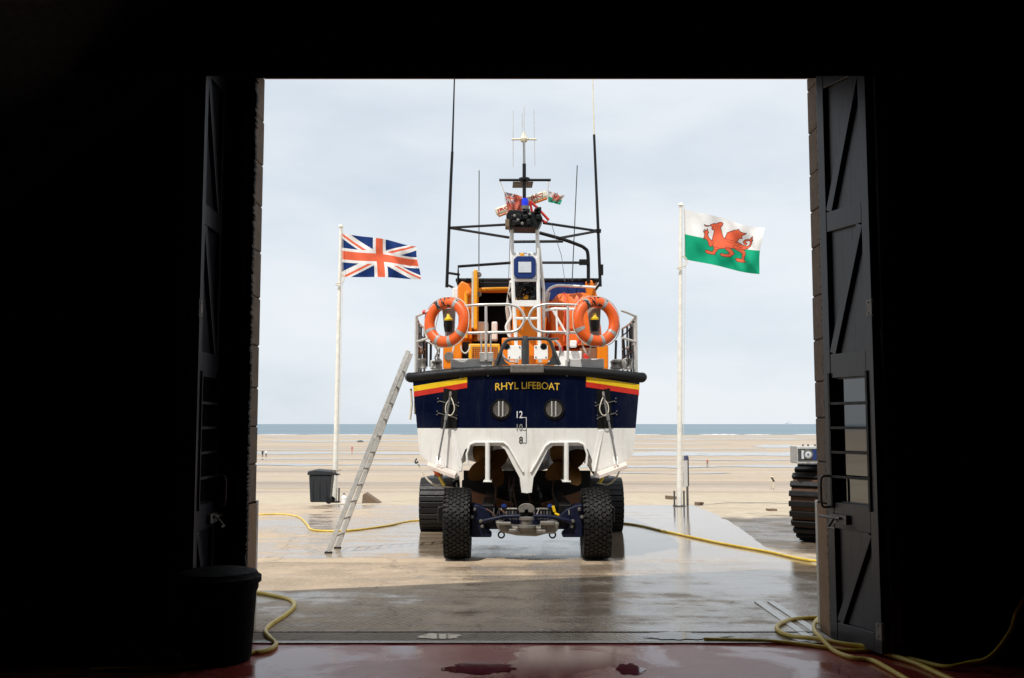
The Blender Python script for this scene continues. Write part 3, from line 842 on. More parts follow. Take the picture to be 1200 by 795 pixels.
# trim rams, backing plates and trim tabs
for sd in (-1, 1):
    f = lambda px: 617.5 + sd * (px - 617.5)
    def Q(px, py, out): x, z = T(f(px), py); return on_transom(x, z, out)
    m = MB(); m.add([Q(520, 455, .008), Q(536, 458, .008), Q(535, 502, .008), Q(516, 502, .008)], [(0, 1, 2, 3)]); pl = m.build('mounting_plate', M['black'], boat, recalc=False)
    m = MB()
    for (px, py) in ((513, 467), (513, 471), (512, 482), (512, 486), (537, 472), (537, 476), (535, 487), (535, 491)):
        p = Q(px, py, .0); m.cyl(p, p + V((0, -.02, 0)), .010, n=8)
    m.bar(Q(514, 470, .014), Q(536, 475, .014), .008, .012); m.bar(Q(513, 484, .014), Q(535, 490, .014), .008, .012); m.build('bolts', M['galv'], pl)
    m = MB(); m.tube([Q(528, 462, .05), Q(524, 487, .10)], .016, 10); m.tube([Q(524.5, 484, .10), Q(522.5, 493, .12)], .024, 10)
    m.tube([Q(523, 490, .11), Q(514.5, 539, .22)], .014, 10); m.cyl(Q(528, 460, .02), Q(528, 465, .09), .02, n=8)
    ram = m.build('trim_ram', M['oldsteel'], boat, smooth=True)
    m = MB(); m.tube(crom([Q(527, 463, .06), Q(531, 471, .10), Q(533, 480, .12), Q(529, 487, .12), Q(523, 484, .11), Q(523, 475, .1), Q(526, 470, .09)], 6), .008, 6); m.build('hydraulic_hose', M['rope'], ram, smooth=True)
    # tab : plate hanging behind the chine
    m = MB(); a, b, c, d = Q(501, 541, .02), Q(536, 553, .02), Q(534.5, 556, .30), Q(502, 544, .30)
    th = V((0, 0, -.05)); m.prism([a, b, c, d], th); o = m.build('trim_tab', M['pink'], boat, bevel=.004)
    m = MB()
    for px in (513, 517): m.bar(Q(px, 536, .16), Q(px, 545, .24), .010, .05)
    m.build('ram_bracket', M['steel'], o)
    # moulded edge round the tunnel mouth and the side knuckle
    m = MB(); m.tube([Q(548, 545, .015), Q(547, 532, .015), Q(551, 521, .015), Q(557, 518.5, .015), Q(590, 518.5, .015), Q(596, 523, .015), Q(606, 541, .015), Q(613, 553, .015)], .016, 8); m.build('tunnel_lip', M['white'], boat, smooth=True)
    m = MB(); m.prism([Q(527, 504, .004), Q(533, 504, .004), Q(542, 545, .02), Q(541, 553, .02), Q(538, 553, .05)], V((0, .06, 0))); m.build('knuckle', M['white'], boat, bevel=.01)
    # rudder : a thin blade seen edge on, and its post
    r0, r1 = Q(571.5, 522, .02), Q(571.5, 565, .02)
    m = MB(); m.box((r0.x - .028, r0.y + .05, r1.z + .02), (r0.x + .028, r0.y + .62, r0.z - .02)); m.cyl(r1 + V((0, .0, 0)), r0 + V((0, 0, .05)), .034, n=14)
    m.box((r0.x - .06, r0.y - .04, r1.z), (r0.x + .06, r0.y + .62, r1.z + .02)); m.build('rudder', M['white'], boat, smooth=False, bevel=.006)
    # propeller
    pc = P(f(572), 545, YT + .95); pc.y = YT + .95
    m = MB(); m.lathe([(0, -.14), (.06, -.10), (.075, 0), (.07, .12)], pc, 'Y', 20)
    for k in range(4):
        a0 = k*math.pi/2 + .6
        def fn(u, v, a0=a0):
            r = .06 + .30*v; w = .30 * math.sin(math.pi*min(.97, max(.10, v*.75 + .18)))
            a = a0 + (u - .5) * w / max(r, .1) * 1.0
            return pc + V((r*math.cos(a), (u - .5)*w*.55*(1 - .4*v), r*math.sin(a)))
        m.grid(fn, 8, 8)
    m.build('propeller', M['bronze'], boat, smooth=True)
    m = MB(); m.cyl(pc, pc + V((0, 2.6, .25)), .035, n=12); m.build('shaft', M['steel'], boat, smooth=True)
    # side draining line hanging at the quarter
m = MB(); q = [V((CX - 1.68, YT + .25, P(481, 455, YT).z)), V((CX - 1.69, YT + .25, P(481, 492, YT).z))]
m.tube([q[0], (q[0]+q[1])/2 + V((.02, 0, 0)), q[1]], .018, 8); m.tube([q[0] + V((.05, .1, 0)), q[1] + V((.06, .12, .08))], .014, 8); m.build('hanging_line', M['rope'], boat, smooth=True)

# deck furniture at the stern
YD = YT + .15
m = MB(); m.pbox(598, 427, 637.5, 437, YT - .14, .16); m.build('roller_fairlead', M['galv'], boat, bevel=.015)
m = MB()
for (x0, x1) in ((528, 577), (664, 708)):
    mm = MB(); mm.pbox(x0, 420.5, x1, 432, YD, .35); mm.build('deck_plinth', M['grey'], boat, bevel=.015)
# towing post with arched guard
def parch(m, pts, r): m.ptube(pts, r, 10, 0, 6)
m = MB(); m.ptube([(615.5, 430, YD), (615.5, 398, YD)], .055, 16); m.ptube([(615.5, 399, YD), (615.5, 394, YD)], [.05, .035], 16); tp = m.build('towing_post', M['dgrey'], boat, smooth=True)
m = MB(); parch(m, [(581, 428, YD), (587, 412, YD), (594, 399.5, YD), (606, 397.2, YD), (630, 397.2, YD), (643, 398.5, YD), (649, 411, YD), (656, 428, YD)], .026); m.ptube([(628, 398, YD), (655, 397.2, YD)], .016); m.build('guard_arch', M['dgrey'], tp, smooth=True)
for sd in (-1, 1):
    m = MB(); g = lambda px: 617.8 + sd*(px - 617.8)
    q = [P(g(581), 428, YD), P(g(586.5), 414, YD), P(g(589), 410, YD), P(g(588.5), 417, YD), P(g(592), 424, YD), P(g(597), 428, YD)]
    m.prism(q, V((0, .03, 0))); m.build('guard_plate', M['dgrey'], tp)
for px, a0, a1, kx in ((600.5, 1.15, 4.9, 593.5), (644.5, -1.75, 2.0, 637)):
    c = P(px, 411, YD + .12); ps = [c + V((.155*math.cos(a0 + (a1-a0)*k/20), 0, .165*math.sin(a0 + (a1-a0)*k/20))) for k in range(21)]
    m = MB(); m.tube(ps, .016, 8); m.build('hoop', M['steel'], boat, smooth=True)
    m = MB(); m.lathe([(0, -.06), (.04, -.055), (.052, -.02), (.03, .02), (.03, .06), (0, .06)], P(kx, 406.5, YD + .25), 'Y', 14); m.build('knob', M['black'], boat, smooth=True)

# stern rails
YR = YT + .12; RR = .0195
def rail(name, paths, r=RR, mat='steel', parent=None):
    m = MB()
    for p in paths: m.ptube(p, r, 10, 0, 8 if len(p) > 2 else 0)
    return m.build(name, M[mat], parent or boat, smooth=True)
rail('stern_rail', [[(543, 359, YR+.1), (560, 357.5, YR), (585, 357, YR), (598, 357.3, YR), (609, 362, YR), (614.5, 373, YR), (609.5, 384.5, YR), (599, 389.3, YR), (580, 389.8, YR), (548, 390.5, YR+.1)],
                    [(569.5, 358, YR), (569.5, 422, YR)]])
rail('stern_rail', [[(694, 360, YR+.1), (672, 357.5, YR), (648, 356.8, YR), (638, 357.2, YR), (626, 361, YR), (620, 372, YR), (625, 384, YR), (636, 389, YR), (655, 389.5, YR), (685, 390.5, YR+.1)],
                    [(665.5, 358, YR), (665.5, 424, YR)]])
m = MB()
for px in (564, 575): m.ptube([(px, 392, YR+.02), (px, 424, YR+.02)], .013, 8)
m.pbox(562, 413, 578, 424, YR, .06); m.build('rail_bracket', M['alu'], boat, bevel=.004)
# side rails run forward along both gunwales
sec_pts = [(d, s[15][0], s[15][1]) for d, s in zip(st, secs)]
def gun(d):
    for (a, x, z), (b, x2, z2) in zip(sec_pts, sec_pts[1:]):
        if d <= b: t = (d-a)/(b-a); return x + (x2-x)*t, z + (z2-z)*t
for sd in (-1, 1):
    f = lambda px: px if sd < 0 else 2*616.5 - px
    zt, zm = P(486, 371, YT+.3).z, P(486, 401, YT+.3).z
    top, mid = [], []
    x0, z0 = gun(.3)
    top = [P(f(505), 364, YR-.02), P(f(499), 366, YR-.02), V((CX + sd*(x0-.05), YT+.3, zt))]; mid = [P(f(504), 396, YR-.02), V((CX + sd*(x0-.05), YT+.3, zm))]
    posts = []
    for d in (.3, 1.1, 1.9, 2.7, 3.5):
        x, z = gun(d); X = CX + sd*(x-.05)
        if d > .3: top.append(V((X, YT+d, zt + (d-.3)*.04))); mid.append(V((X, YT+d, zm + (d-.3)*.04)))
        posts.append((V((X, YT+d, z-.03)), V((X, YT+d, zt + (d-.3)*.04))))
    m = MB(); m.tube(top, RR, 10); m.tube(mid, RR*.9, 10)
    m.tube([posts[0][0], posts[0][1]], RR*1.05, 10); m.tube([posts[0][0] + V((sd*.0, .16, 0)), posts[0][1] + V((0, .16, -.08))], RR*.9, 10)
    sr = m.build('side_rail', M['steel'], boat, smooth=True)
    for pa, pb in posts[1:]:
        m = MB(); m.tube([pa, pb], RR, 10); m.build('stanchion', M['dgrey'], sr, smooth=True)
    m = MB()
    for k in range(3):
        a = posts[k][1] + V((0, .1, -.12)); b = posts[k+1][0] + V((0, 0, .15)); m.tube([a, (a+b)/2 + V((0, 0, -.05)), b], .010, 6)
    m.build('lashing_line', M['black'], sr, smooth=True)
    # bollard, fittings
    for (px, py, w_, h_) in ((496, 424, 9, 12), (512, 425, 14, 9)):
        m = MB(); c = P(f(px), 432, YT + .35)
        m.lathe([(w_*.5*MP, 0), (w_*.42*MP, .02), (w_*.3*MP, h_*.55*MP), (w_*.45*MP, h_*.8*MP), (w_*.4*MP, h_*MP), (0, h_*MP)], c, 'Z', 16); m.build('bollard', M['galv'], boat, smooth=True)
m = MB(); m.lathe([(0, -.03), (.03, -.02), (.035, .02), (0, .04)], P(497, 366, YR), 'X', 12); m.build('stern_lamp', M['red'], boat, smooth=True)

# dark netting posts standing on the side decks
for x0, x1, y0, y1, Yp in ((496, 497, 398, 430, 15.6), (505, 504.5, 400, 430, 16.0), (515, 513, 399, 430, 16.4), (500, 500, 402, 430, 16.8), (722, 721, 399, 431, 16.4), (730.5, 733, 397, 431, 16.0), (738, 740, 385, 432, 15.6), (741.5, 739, 383, 432, 15.8)):
    m = MB(); m.ptube([(x0, y0, Yp), (x1, y1, Yp)], .02, 8); m.build('netting_post', M['black'], boat, smooth=True)
for q in ([(728, 395, 15.9), (734, 390, 15.7), (741, 383, 15.5), (746, 374, 15.0)], [(727, 424, 15.9), (735, 416, 15.7), (746, 408, 15.0)], [(487, 383, 15), (492, 391, 15.3), (498, 399, 15.6)], [(497, 400, 15.6), (506, 403, 16), (516, 401, 16.4)]):
    m = MB(); m.ptube(q, .011, 6, 0, 4); m.build('netting_line', M['black'], boat, smooth=True)
# wheelhouse
YW = 17.6
zroof = P(617, 331, YW).z; zdk = P(617, 432, YW).z - .1
wxl, wxr = P(537, 380, YW).x, P(699, 380, YW).x
wh = MB()
def roofpt(): pass
TH = .08
wh.box((wxl - .0, YW, zdk), (wxl + TH, YW + 3.6, zroof)); wh.box((wxr - TH, YW, zdk), (wxr, YW + 3.6, zroof))       # sides
a = P(553, 380, YW).x; b = P(600, 380, YW).x
wh.box((wxl + TH, YW + .003, zdk), (a, YW + .08, zroof)); wh.box((b, YW + .003, zdk), (wxr - TH, YW + .08, zroof))      # aft wall each side of the door
wh.box((a, YW + .003, P(600, 343, YW).z), (b, YW + .08, zroof - .0))
wh.box((a, YW + .003, zdk), (b, YW + .08, P(600, 415, YW).z))
# front raked wall
wh.prism([V((wxl, YW + 3.6, zdk)), V((wxl, YW + 4.6, zdk)), V((wxl, YW + 3.9, zroof)), V((wxl, YW + 3.6, zroof))], V((wxr - wxl, 0, 0)))
whouse = wh.build('wheelhouse', M['orange'], boat, bevel=.02)
m = MB(); m.box((wxl - .05, YW - .05, zroof + .002), (wxr + .05, YW + 3.9, zroof + .07)); m.build('roof', M['black'], whouse, bevel=.02)
m = MB(); m.box((a+.003, YW + .9, zdk), (b-.003, YW + .95, zroof - .003)); m.build('cabin_shade_panel', M['black'], whouse)  # black panel behind the doorway stands in for the shaded cabin inside
m = MB(); m.tube(crom([P(557, 400, YW-.02), P(557, 352, YW-.02), P(559, 342, YW-.02), P(566, 339, YW-.02), P(588, 338, YW-.02), P(597, 338, YW-.02)], 6), .045, 10); m.build('door_surround', M['amber'], whouse, smooth=True)
m = MB(); m.pbox(553.5, 330.5, 601, 337.5, YW - .06, .06); m.build('door_visor', M['black'], whouse, bevel=.008)
m = MB(); m.pbox(633, 329, 691, 352, YW - .03, .03); m.build('blue_panel', M['blue'], whouse, bevel=.006)
for px in (650, 672):
    pass
m = MB(); m.pbox(555, 316, 559.5, 386, YW - .75, .72); d = m.build('wheelhouse_door', M['amber'], whouse, bevel=.015)
m = MB(); m.pbox(552.5, 318, 555, 384, YW - .7, .6); m.build('door_seal', M['grey'], d)
m = MB()
for (px, py) in ((561, 322), (561, 345)): m.lathe([(0, -.03), (.045, -.03), (.05, .02), (0, .03)], P(px, py, YW - .6), 'Y', 12)
m.build('door_handle', M['galv'], d, smooth=True)
for sd in (-1, 1):
    for k in range(3):
        m = MB(); x = wxl - .004 if sd < 0 else wxr + .004
        m.box((x - .004, YW + .5 + k*1.0, zroof - .75), (x + .004, YW + 1.2 + k*1.0, zroof - .2)); m.build('side_window', M['glass'], whouse)
# shoulder pieces and handrails on the aft face
m = MB(); m.pbox(530, 337, 537, 356, YW - .45, .5); o = m.build('exhaust_cowl', M['white'], boat, bevel=.02)
m = MB(); m.prism([P(536, 336, YW-.5), P(541, 329, YW-.5), P(549, 333, YW-.5), P(553, 340, YW-.5), P(553, 398, YW-.5), P(540, 398, YW-.5), P(537, 350, YW-.5)], V((0, .48, 0))); m.build('side_cowl', M['orange'], boat, bevel=.03)
m = MB(); m.prism([P(686, 330, YW-.2), P(694, 328, YW-.2), P(701, 350, YW-.2), P(704, 398, YW-.2), P(692, 398, YW-.2)], V((0, .19, 0))); m.build('side_cowl', M['orange'], boat, bevel=.02)
m = MB(); m.ptube([(640, 372, YW-.7), (640, 350, YW-.7), (642, 341, YW-.7), (649, 336, YW-.7), (660, 335, YW-.7), (698, 337, YW-.7)], .024, 10, 0, 6)
m.ptube([(637, 364, YW-1.2), (650, 362, YW-1.2), (692, 363, YW-1.2)], .024, 10); m.ptube([(648, 364, YW-1.2), (664, 392, YW-1.2)], .02, 8); m.ptube([(652, 364, YW-1.2), (653, 390, YW-1.2)], .018, 8); m.build('grab_rail', M['white'], boat, smooth=True)

# engine casing blocks on the after deck
YC = YW - 1.2
m = MB(); m.pbox(519, 396, 541, 433, YC, .9); m.build('deck_locker', M['orange'], boat, bevel=.03, label='orange locker at the port quarter')
m = MB(); m.lathe([(0, -.02), (.07, -.02), (.08, .01)], P(526, 418, YC - .005), 'Y', 16); m.build('filler_cap', M['galv'], boat, smooth=True)
m = MB(); m.pbox(536, 401, 550, 433, YC + .25, .6); m.build('locker_recess', M['black'], boat)
m = MB(); m.pbox(549, 403, 586, 432, YC - .1, .8); vb = m.build('vent_box', M['amber'], boat, bevel=.02)
m = MB(); m.pbox(553, 407, 583, 421, YC - .112, .01); gr = m.build('grille', M['dgrey'], vb)
m = MB()
for k in range(12): m.pbox(553.5 + k*2.5, 407.5, 554.2 + k*2.5, 420.5, YC - .122, .009)
for k in range(6): m.pbox(553.5, 408 + k*2.3, 582.5, 408.6 + k*2.3, YC - .126, .003)
m.build('grille_bars', M['orange'], gr)
m = MB(); m.pbox(700, 404, 713, 433, YC, .9); m.build('deck_locker', M['orange'], boat, bevel=.03, label='orange locker at the starboard quarter')
m = MB(); m.pbox(680, 408, 699, 432, YC + .1, .5); m.build('locker_recess', M['rust'], boat)
m = MB(); m.pbox(650, 411.5, 682, 430, YC - .15, .6); m.build('white_locker', M['white'], boat, bevel=.02)
for x0, x1 in ((588, 604), (628, 650)):
    m = MB(); m.pbox(x0, 396, x1, 432, YC, .5); m.build('engine_casing', M['orange'], boat, bevel=.02)
m = MB(); m.pbox(602, 356, 633, 432, YC + .1, .5); m.build('casing_panel', M['orange'], boat, bevel=.02)
for x0, x1 in ((559, 572), (576, 583)):
    m = MB(); m.pbox(x0, 377, x1, 399, YW - .35, .25); m.build('cabin_seat', M['cloth_white'], boat, bevel=.025)

# small fittings, hoses and lines on the after deck
YM = 16.0
for q, r_, mt in (([(540, 405, YC-.2), (541, 411, YC-.2), (545, 414, YC-.2), (549, 411, YC-.2), (551, 405, YC-.2)], .012, 'rope'), ([(684, 392, YT+.3), (683, 405, YT+.3), (689, 416, YT+.3), (692, 408, YT+.3), (693, 398, YT+.3)], .012, 'rope'),
                  ([(677, 391, YT+.3), (679, 398, YT+.3), (676, 405, YT+.3)], .012, 'red'), ([(511, 352, YT+.2), (514, 366, YT+.4), (510, 388, YT+.5), (514, 415, YT+.5)], .010, 'white'), ([(534, 360, YT+.4), (531, 376, YT+.5), (534, 392, YT+.5), (530, 415, YT+.5)], .012, 'white'),
                  ([(509, 404, YT+.4), (513, 412, YT+.4), (510, 420, YT+.4), (515, 428, YT+.4)], .014, 'rope'), ([(516, 405, YT+.5), (512, 416, YT+.5), (518, 424, YT+.5)], .012, 'rope'), ([(644, 343, YW-.8), (641, 362, YW-.8), (645, 383, YW-.8), (640, 398, YW-.9)], .018, 'grey'), ([(597, 395, YM+.3), (593, 383, YM+.3), (599, 370, YM+.3), (595, 350, YM+.3)], .022, 'white'),
                  ([(604, 330, YM+.2), (600, 337, YM+.1), (596, 345, YM+.2), (598, 356, YM+.2)], .016, 'black'), ([(628, 330, YM+.1), (634, 338, YM+.1), (633, 350, YM+.2)], .016, 'black')):
    m = MB(); m.ptube(q, r_, 7, 0, 5); m.build('deck_line', M[mt], boat, smooth=True)
for (x0, y0, x1, y1, Yp, d_, mt) in ((487, 420, 494, 433, YT+.45, .2, 'galv'), (489, 410, 496, 415, YT+.5, .1, 'rust'), (504, 422, 517, 433, YT+.5, .3, 'grey'), (718, 421, 729, 433, YT+.55, .3, 'galv'), (731, 420, 741, 433, YT+.5, .25, 'white'), (540, 424, 552, 433, YT+.4, .2, 'white'), (578, 420, 588, 430, YT+.5, .2, 'rust'), (684, 414, 690, 428, YC-.2, .15, 'red'), (556, 424, 560, 430, YT+.3, .1, 'dgrey'), (655, 405, 660, 412, YC-.2, .1, 'red'), (668, 399, 676, 407, YC-.3, .12, 'white')):
    m = MB(); m.pbox(x0, y0, x1, y1, Yp, d_); m.build('deck_fitting', M[mt], boat, bevel=.02)
for (px, py, r_) in ((548, 344, .05), (548, 362, .04)):
    m = MB(); m.lathe([(0, -.04), (r_*.7, -.03), (r_, 0), (r_, .05)], P(px, py, YW - .55), 'Y', 14); m.build('cowl_fitting', M['orange'], boat, smooth=True)
m = MB(); m.ptube([(546, 343, YW-.55), (546.5, 396, YW-.55)], .03, 10); m.build('vent_pipe', M['amber'], boat, smooth=True)
# white mast frame
YM = 16.0
mast = MB()
mast.ptube([(606, 425, YM), (604.5, 395, YM), (601.5, 345, YM), (599.5, 262, YM)], .032, 12); mast.ptube([(633, 425, YM), (632, 395, YM), (631, 345, YM), (629.5, 262, YM)], .032, 12)
for y in (328.5, 298, 373.5): mast.ptube([(601, y, YM), (631, y, YM)], .024, 10)
mast.pbox(600, 352, 633, 359, YM - .03, .06)
mast.ptube([(604, 425, YM+.7), (597, 385, YM+.6), (594, 362, YM+.4), (599, 330, YM+.05)], .028, 10); mast.ptube([(636, 425, YM+.7), (637, 380, YM+.6), (637, 340, YM+.4), (631, 285, YM+.05)], .028, 10)
mst = mast.build('mast_frame', M['white'], boat, smooth=True)
for px in (601, 632):
    m = MB(); m.pbox(px - 6, 405, px + 10, 421, YM - .08, .06); o = m.build('foot_plate', M['white'], mst, bevel=.008)
    m = MB()
    for q in ((-4, 407), (8, 407), (-4, 419), (8, 419)):
        c = P(px + q[0], q[1], YM - .08); m.cyl(c, c + V((0, -.015, 0)), .012, n=8)
    m.build('bolts', M['dgrey'], o)
# work light
m = MB(); oc = [(606, 300), (624, 300), (628, 304), (628, 322), (624, 326.5), (606, 326.5), (602, 322), (602, 304)]
m.prism([P(x, y, YM - .08) for x, y in oc], V((0, .16, 0))); wl = m.build('work_light', M['blue'], boat, bevel=.012)
m = MB(); m.prism([P(x, y, YM - .03) for x, y in [(604.5, 298.5), (625.5, 298.5), (629.6, 303), (629.6, 323), (625, 328), (605, 328), (600.4, 323), (600.4, 303)]], V((0, .05, 0))); m.build('housing', M['white'], wl, bevel=.006)
m = MB(); m.pbox(607.5, 307, 622.5, 319.5, YM - .09, .008); m.build('lens', M['screen'], wl, bevel=.003)
m = MB(); m.pbox(609.5, 296.5, 614, 301, YM - .06, .06); m.build('orange_lamp', M['amber'], mst, bevel=.01)
# cable tangle below the light
m = MB()
for k in range(9):
    random.seed(100 + k); pts_ = [(random.uniform(604, 628), random.uniform(331, 352), YM + random.uniform(.05, .25)) for _ in range(5)]; m.ptube(pts_, .016, 6, 0, 5)
m.build('cable_loom', M['black'], boat, smooth=True)
m = MB(); m.pbox(603, 331, 629, 353, YM + .45, .2); m.build('cable_box', M['black'], boat, bevel=.01)
for (x0, y0, x1, y1) in ((610, 339, 616, 343), (613, 344, 619, 350), (605, 349, 611, 355)):
    m = MB(); m.pbox(x0, y0, x1, y1, YM + .3, .1); m.build('cable_gland', M['amber'], boat, bevel=.01)

# mast head : platform, lamp cluster, pole and aerials
hd = MB(); z0 = P(615, 267, YM).z
hd.prism([P(593, 252, YM-.2), P(597, 266.5, YM-.2), P(631, 267, YM-.2), P(636, 256, YM-.2), P(633, 249, YM-.2), P(605, 246, YM-.2), P(597, 246, YM-.2)], V((0, .5, 0)))
for k in range(14):
    random.seed(50+k); c = P(random.uniform(599, 632), random.uniform(245, 263), YM - .22); hd.cbox(c, (random.uniform(.04, .1), .1, random.uniform(.05, .1)))
head = hd.build('masthead', M['black'], boat, bevel=.01)
m = MB(); m.pbox(592, 257, 597, 266, YM - .26, .25); m.build('fog_horn', M['wood'], head, bevel=.008)
m = MB()
for (px, py) in ((603, 253), (607, 258), (612, 262), (621, 251)): m.lathe([(0, -.02), (.022, -.015), (.026, 0)], P(px, py, YM - .27), 'Y', 10)
m.build('lamp_glint', M['galv'], head, smooth=True)
m = MB(); m.ptube([(614.5, 247, YM), (614.3, 192, YM)], .030, 10); pole = m.build('mast_pole', M['black'], boat, smooth=True)
m = MB(); m.ptube([(614.3, 193, YM), (614, 163, YM)], .019, 10); m.build('upper_pole', M['dgrey'], pole, smooth=True)
m = MB(); m.ptube([(585, 211.2, YM), (645.5, 211.2, YM)], .022, 10); m.lathe([(0, -.04), (.09, -.02), (.09, .02), (0, .035)], P(614.5, 210.5, YM), 'Z', 14); m.build('yard', M['black'], pole, smooth=True)
m = MB(); m.ptube([(599.5, 163.5, YM), (629.0, 163.5, YM)], .017, 8); m.ptube([(614, 163.5, YM-.19), (614, 163.5, YM+.19)], .017, 8); m.lathe([(0, -.05), (.05, -.04), (.07, 0), (.04, .05), (.02, .12), (0, .12)], P(614, 163.5, YM), 'Z', 12); ae = m.build('direction_finder', M['cream'], pole, smooth=True)
m = MB()
for p0, p1 in (((601.3, 196, YM), (601.3, 130, YM)), ((626.8, 195, YM), (625.6, 129, YM)), ((614.2, 192, YM-.18), (614.2, 125, YM-.18)), ((612, 163, YM+.18), (612, 133, YM+.18))): m.ptube([p0, p1], .0065, 6)
m.build('rod', M['alu'], ae, smooth=True)
m = MB(); m.lathe([(0, 0), (.055, 0), (.058, .07), (.045, .12), (0, .125)], P(615.3, 241.5, YM - .15), 'Z', 18); bl = m.build('blue_beacon', M['bluelight'], boat, smooth=True)
m = MB(); m.lathe([(.05, -.06), (.062, -.055), (.062, .0), (0, .0)], P(615.3, 241.5, YM - .15), 'Z', 16); m.build('beacon_base', M['galv'], bl, smooth=True)
# radar scanner bar
a, b = P(581, 249.5, YM + .35), P(641, 227.5, YM + .35)
ax = (b - a).normalized(); upv = V((-ax.z, 0, ax.x))
m = MB(); m.bar(a, b, .12, .13, 0, up=upv); rd = m.build('radar_scanner', M['cream'], boat, bevel=.035)
m = MB(); m.bar(a + ax*.02 - upv*.072, b - ax*.02 - upv*.072, .10, .02, 0, up=upv); m.build('scanner_trim', M['orange'], rd, bevel=.008)
m = MB()
for c in (a + ax*.13, b - ax*.19):
    text_on(m, 'JRC', .22, .075, lambda p, q: c + ax*p + upv*q + V((0, -.065, 0)), .02)
m.build('scanner_lettering', M['red'], rd, recalc=False)
m = MB(); q = [P(621, 236, YM-.1), P(629, 243, YM-.1), P(643, 258, YM-.1), P(640, 261, YM-.1), P(624, 252, YM-.1)]
m.tube(q + [q[0]], .022, 8); m.tube([q[1], q[4]], .018, 8); m.build('red_bracket', M['red'], head, smooth=True)
m = MB(); m.prism([P(601, 213, YM+.05), P(625, 213, YM+.05), P(623.5, 220, YM+.2), P(600.5, 220, YM+.2)], V((0, .03, .0))); m.build('reflector_plate', M['galv'], pole)

# whip aerials and their stays
m = MB(); m.ptube([(523.5, 337, 17.2), (528.5, 210, 17.2), (530, 178, 17.2)], [.028, .026, .024], 8); m.ptube([(530, 178, 17.2), (533.5, 60, 17.2)], [.018, .010], 8); wa = m.build('whip_aerial', M['black'], boat, smooth=True)
m = MB(); m.ptube([(703.5, 336, 17.2), (701, 270, 17.2), (696.2, 158, 17.2)], [.028, .026, .022], 8); wb = m.build('whip_aerial', M['black'], boat, smooth=True)
m = MB(); m.ptube([(696.2, 158, 17.2), (694.2, 70, 17.2)], [.013, .007], 6); m.build('whip_tip', M['cream'], wb, smooth=True)
m = MB(); m.pbox(702.5, 310, 707, 322, 17.15, .1); m.build('whip_clamp', M['black'], wb); m = MB(); m.lathe([(0, -.03), (.05, -.03), (.055, .03), (0, .03)], P(701, 271, 17.2), 'Z', 10); m.build('whip_clamp', M['black'], wb)
m = MB(); m.ptube([(561.2, 318, 17.4), (561.5, 200, 17.4)], .009, 6); m.build('thin_aerial', M['dgrey'], boat, smooth=True)
m = MB(); m.ptube([(670.5, 330, 17.4), (676.5, 194, 17.4)], .009, 6); m.build('thin_aerial', M['dgrey'], boat, smooth=True)
for nm, p in (('stay_bar', [(528, 267, 17.2), (592, 263.5, YM+.1)]), ('stay_bar', [(528, 267.5, 17.2), (596, 278.5, YM+.1)]), ('stay_bar', [(637, 261.5, YM+.1), (701, 271, 17.2)]), ('stay_bar', [(701, 271, 17.2), (657, 279, YM+.2)])):
    m = MB(); m.ptube(p, .022, 8); m.build(nm, M['black'], boat, smooth=True)
for q in ([(524, 334, 17.2), (539, 341, 17.63)], [(703.4, 332, 17.2), (697, 341, 17.63)], [(524.5, 320, 17.2), (538, 322, 17.5)]):
    m = MB(); m.ptube(q, .022, 8); m.build('whip_bracket', M['black'], boat, smooth=True)
# roof frame
m = MB(); m.ptube([(602, 283.5, 17.4), (660, 283, 17.4)], .026, 8); m.ptube([(632, 273, 17.4), (659, 280.5, 17.4), (676, 286.5, 17.4), (685, 291, 17.4), (689, 299, 17.4), (689.5, 332, 17.4)], .032, 10, 0, 6)
m.ptube([(537, 334, 17.5), (537, 312.5, 17.5), (601, 308, 17.5)], .026, 8); m.ptube([(631, 308, 17.5), (689, 308, 17.5)], .024, 8); m.pbox(679, 304, 690, 310, 17.35, .1)
m.build('roof_frame', M['black'], boat, smooth=True)
for q in ([(646, 262, YM), (658, 300, 17.4), (662, 330, 17.4)], [(598, 268, YM), (596, 330, 17.0)]):
    m = MB(); m.ptube(q, .005, 5); m.build('stay_wire', M['galv'], boat)

# orange tarpaulin bundle (covered inflatable)
def bundle(name, x0, y0, x1, y1, Y, dep, mat, label, cat, seed):
    c = P((x0+x1)/2, y1, Y + dep/2); r = thing(name, label, cat, c)
    a_, b_ = P(x0, y1, Y), P(x1, y0, Y); W, H = (b_.x - a_.x)/2, (b_.z - a_.z)
    m = MB()
    def fn(u, v):
        th = 2*math.pi*u; ph = math.pi/2*v*1.0
        cx_, sx_ = math.cos(th), math.sin(th); q = .55
        X = math.copysign(abs(cx_)**q, cx_)*W*(math.cos(ph)**.45); Yy = math.copysign(abs(sx_)**q, sx_)*dep/2*(math.cos(ph)**.45); Z = H*math.sin(ph)**.8
        d = V((X, Yy, 0)).normalized() if abs(X)+abs(Yy) > 1e-6 else V((0, 0, 0))
        fold = .030*noise.noise(V((th*3, v*1.3, seed))) + .022*math.sin(th*9 + 5*v + seed)
        return V((c.x, c.y, c.z)) + V((X, Yy, Z)) + d*fold + V((0, 0, .03*noise.noise(V((X*4, Yy*4, seed)))))
    m.grid(fn, 96, 24); o = m.build('cover', mat, r, smooth=True)
    return r, c, W, H
r, c, W, H = bundle('covered_inflatable', 640, 343, 703, 408, YC + .2, .75, M['tarp'], 'bulky orange tarpaulin bundle lashed on the deck behind the right lifebuoy', 'tarpaulin bundle', 3.1)
m = MB()
for k in (-.35, .2): m.tube(crom([c + V((W*k, -.40, .05)), c + V((W*k, -.41, H*.5)), c + V((W*k*.9, -.25, H*.93)), c + V((W*k, 0, H+.02))], 6), .010, 6)
m.build('lashing', M['red'], r, smooth=True)

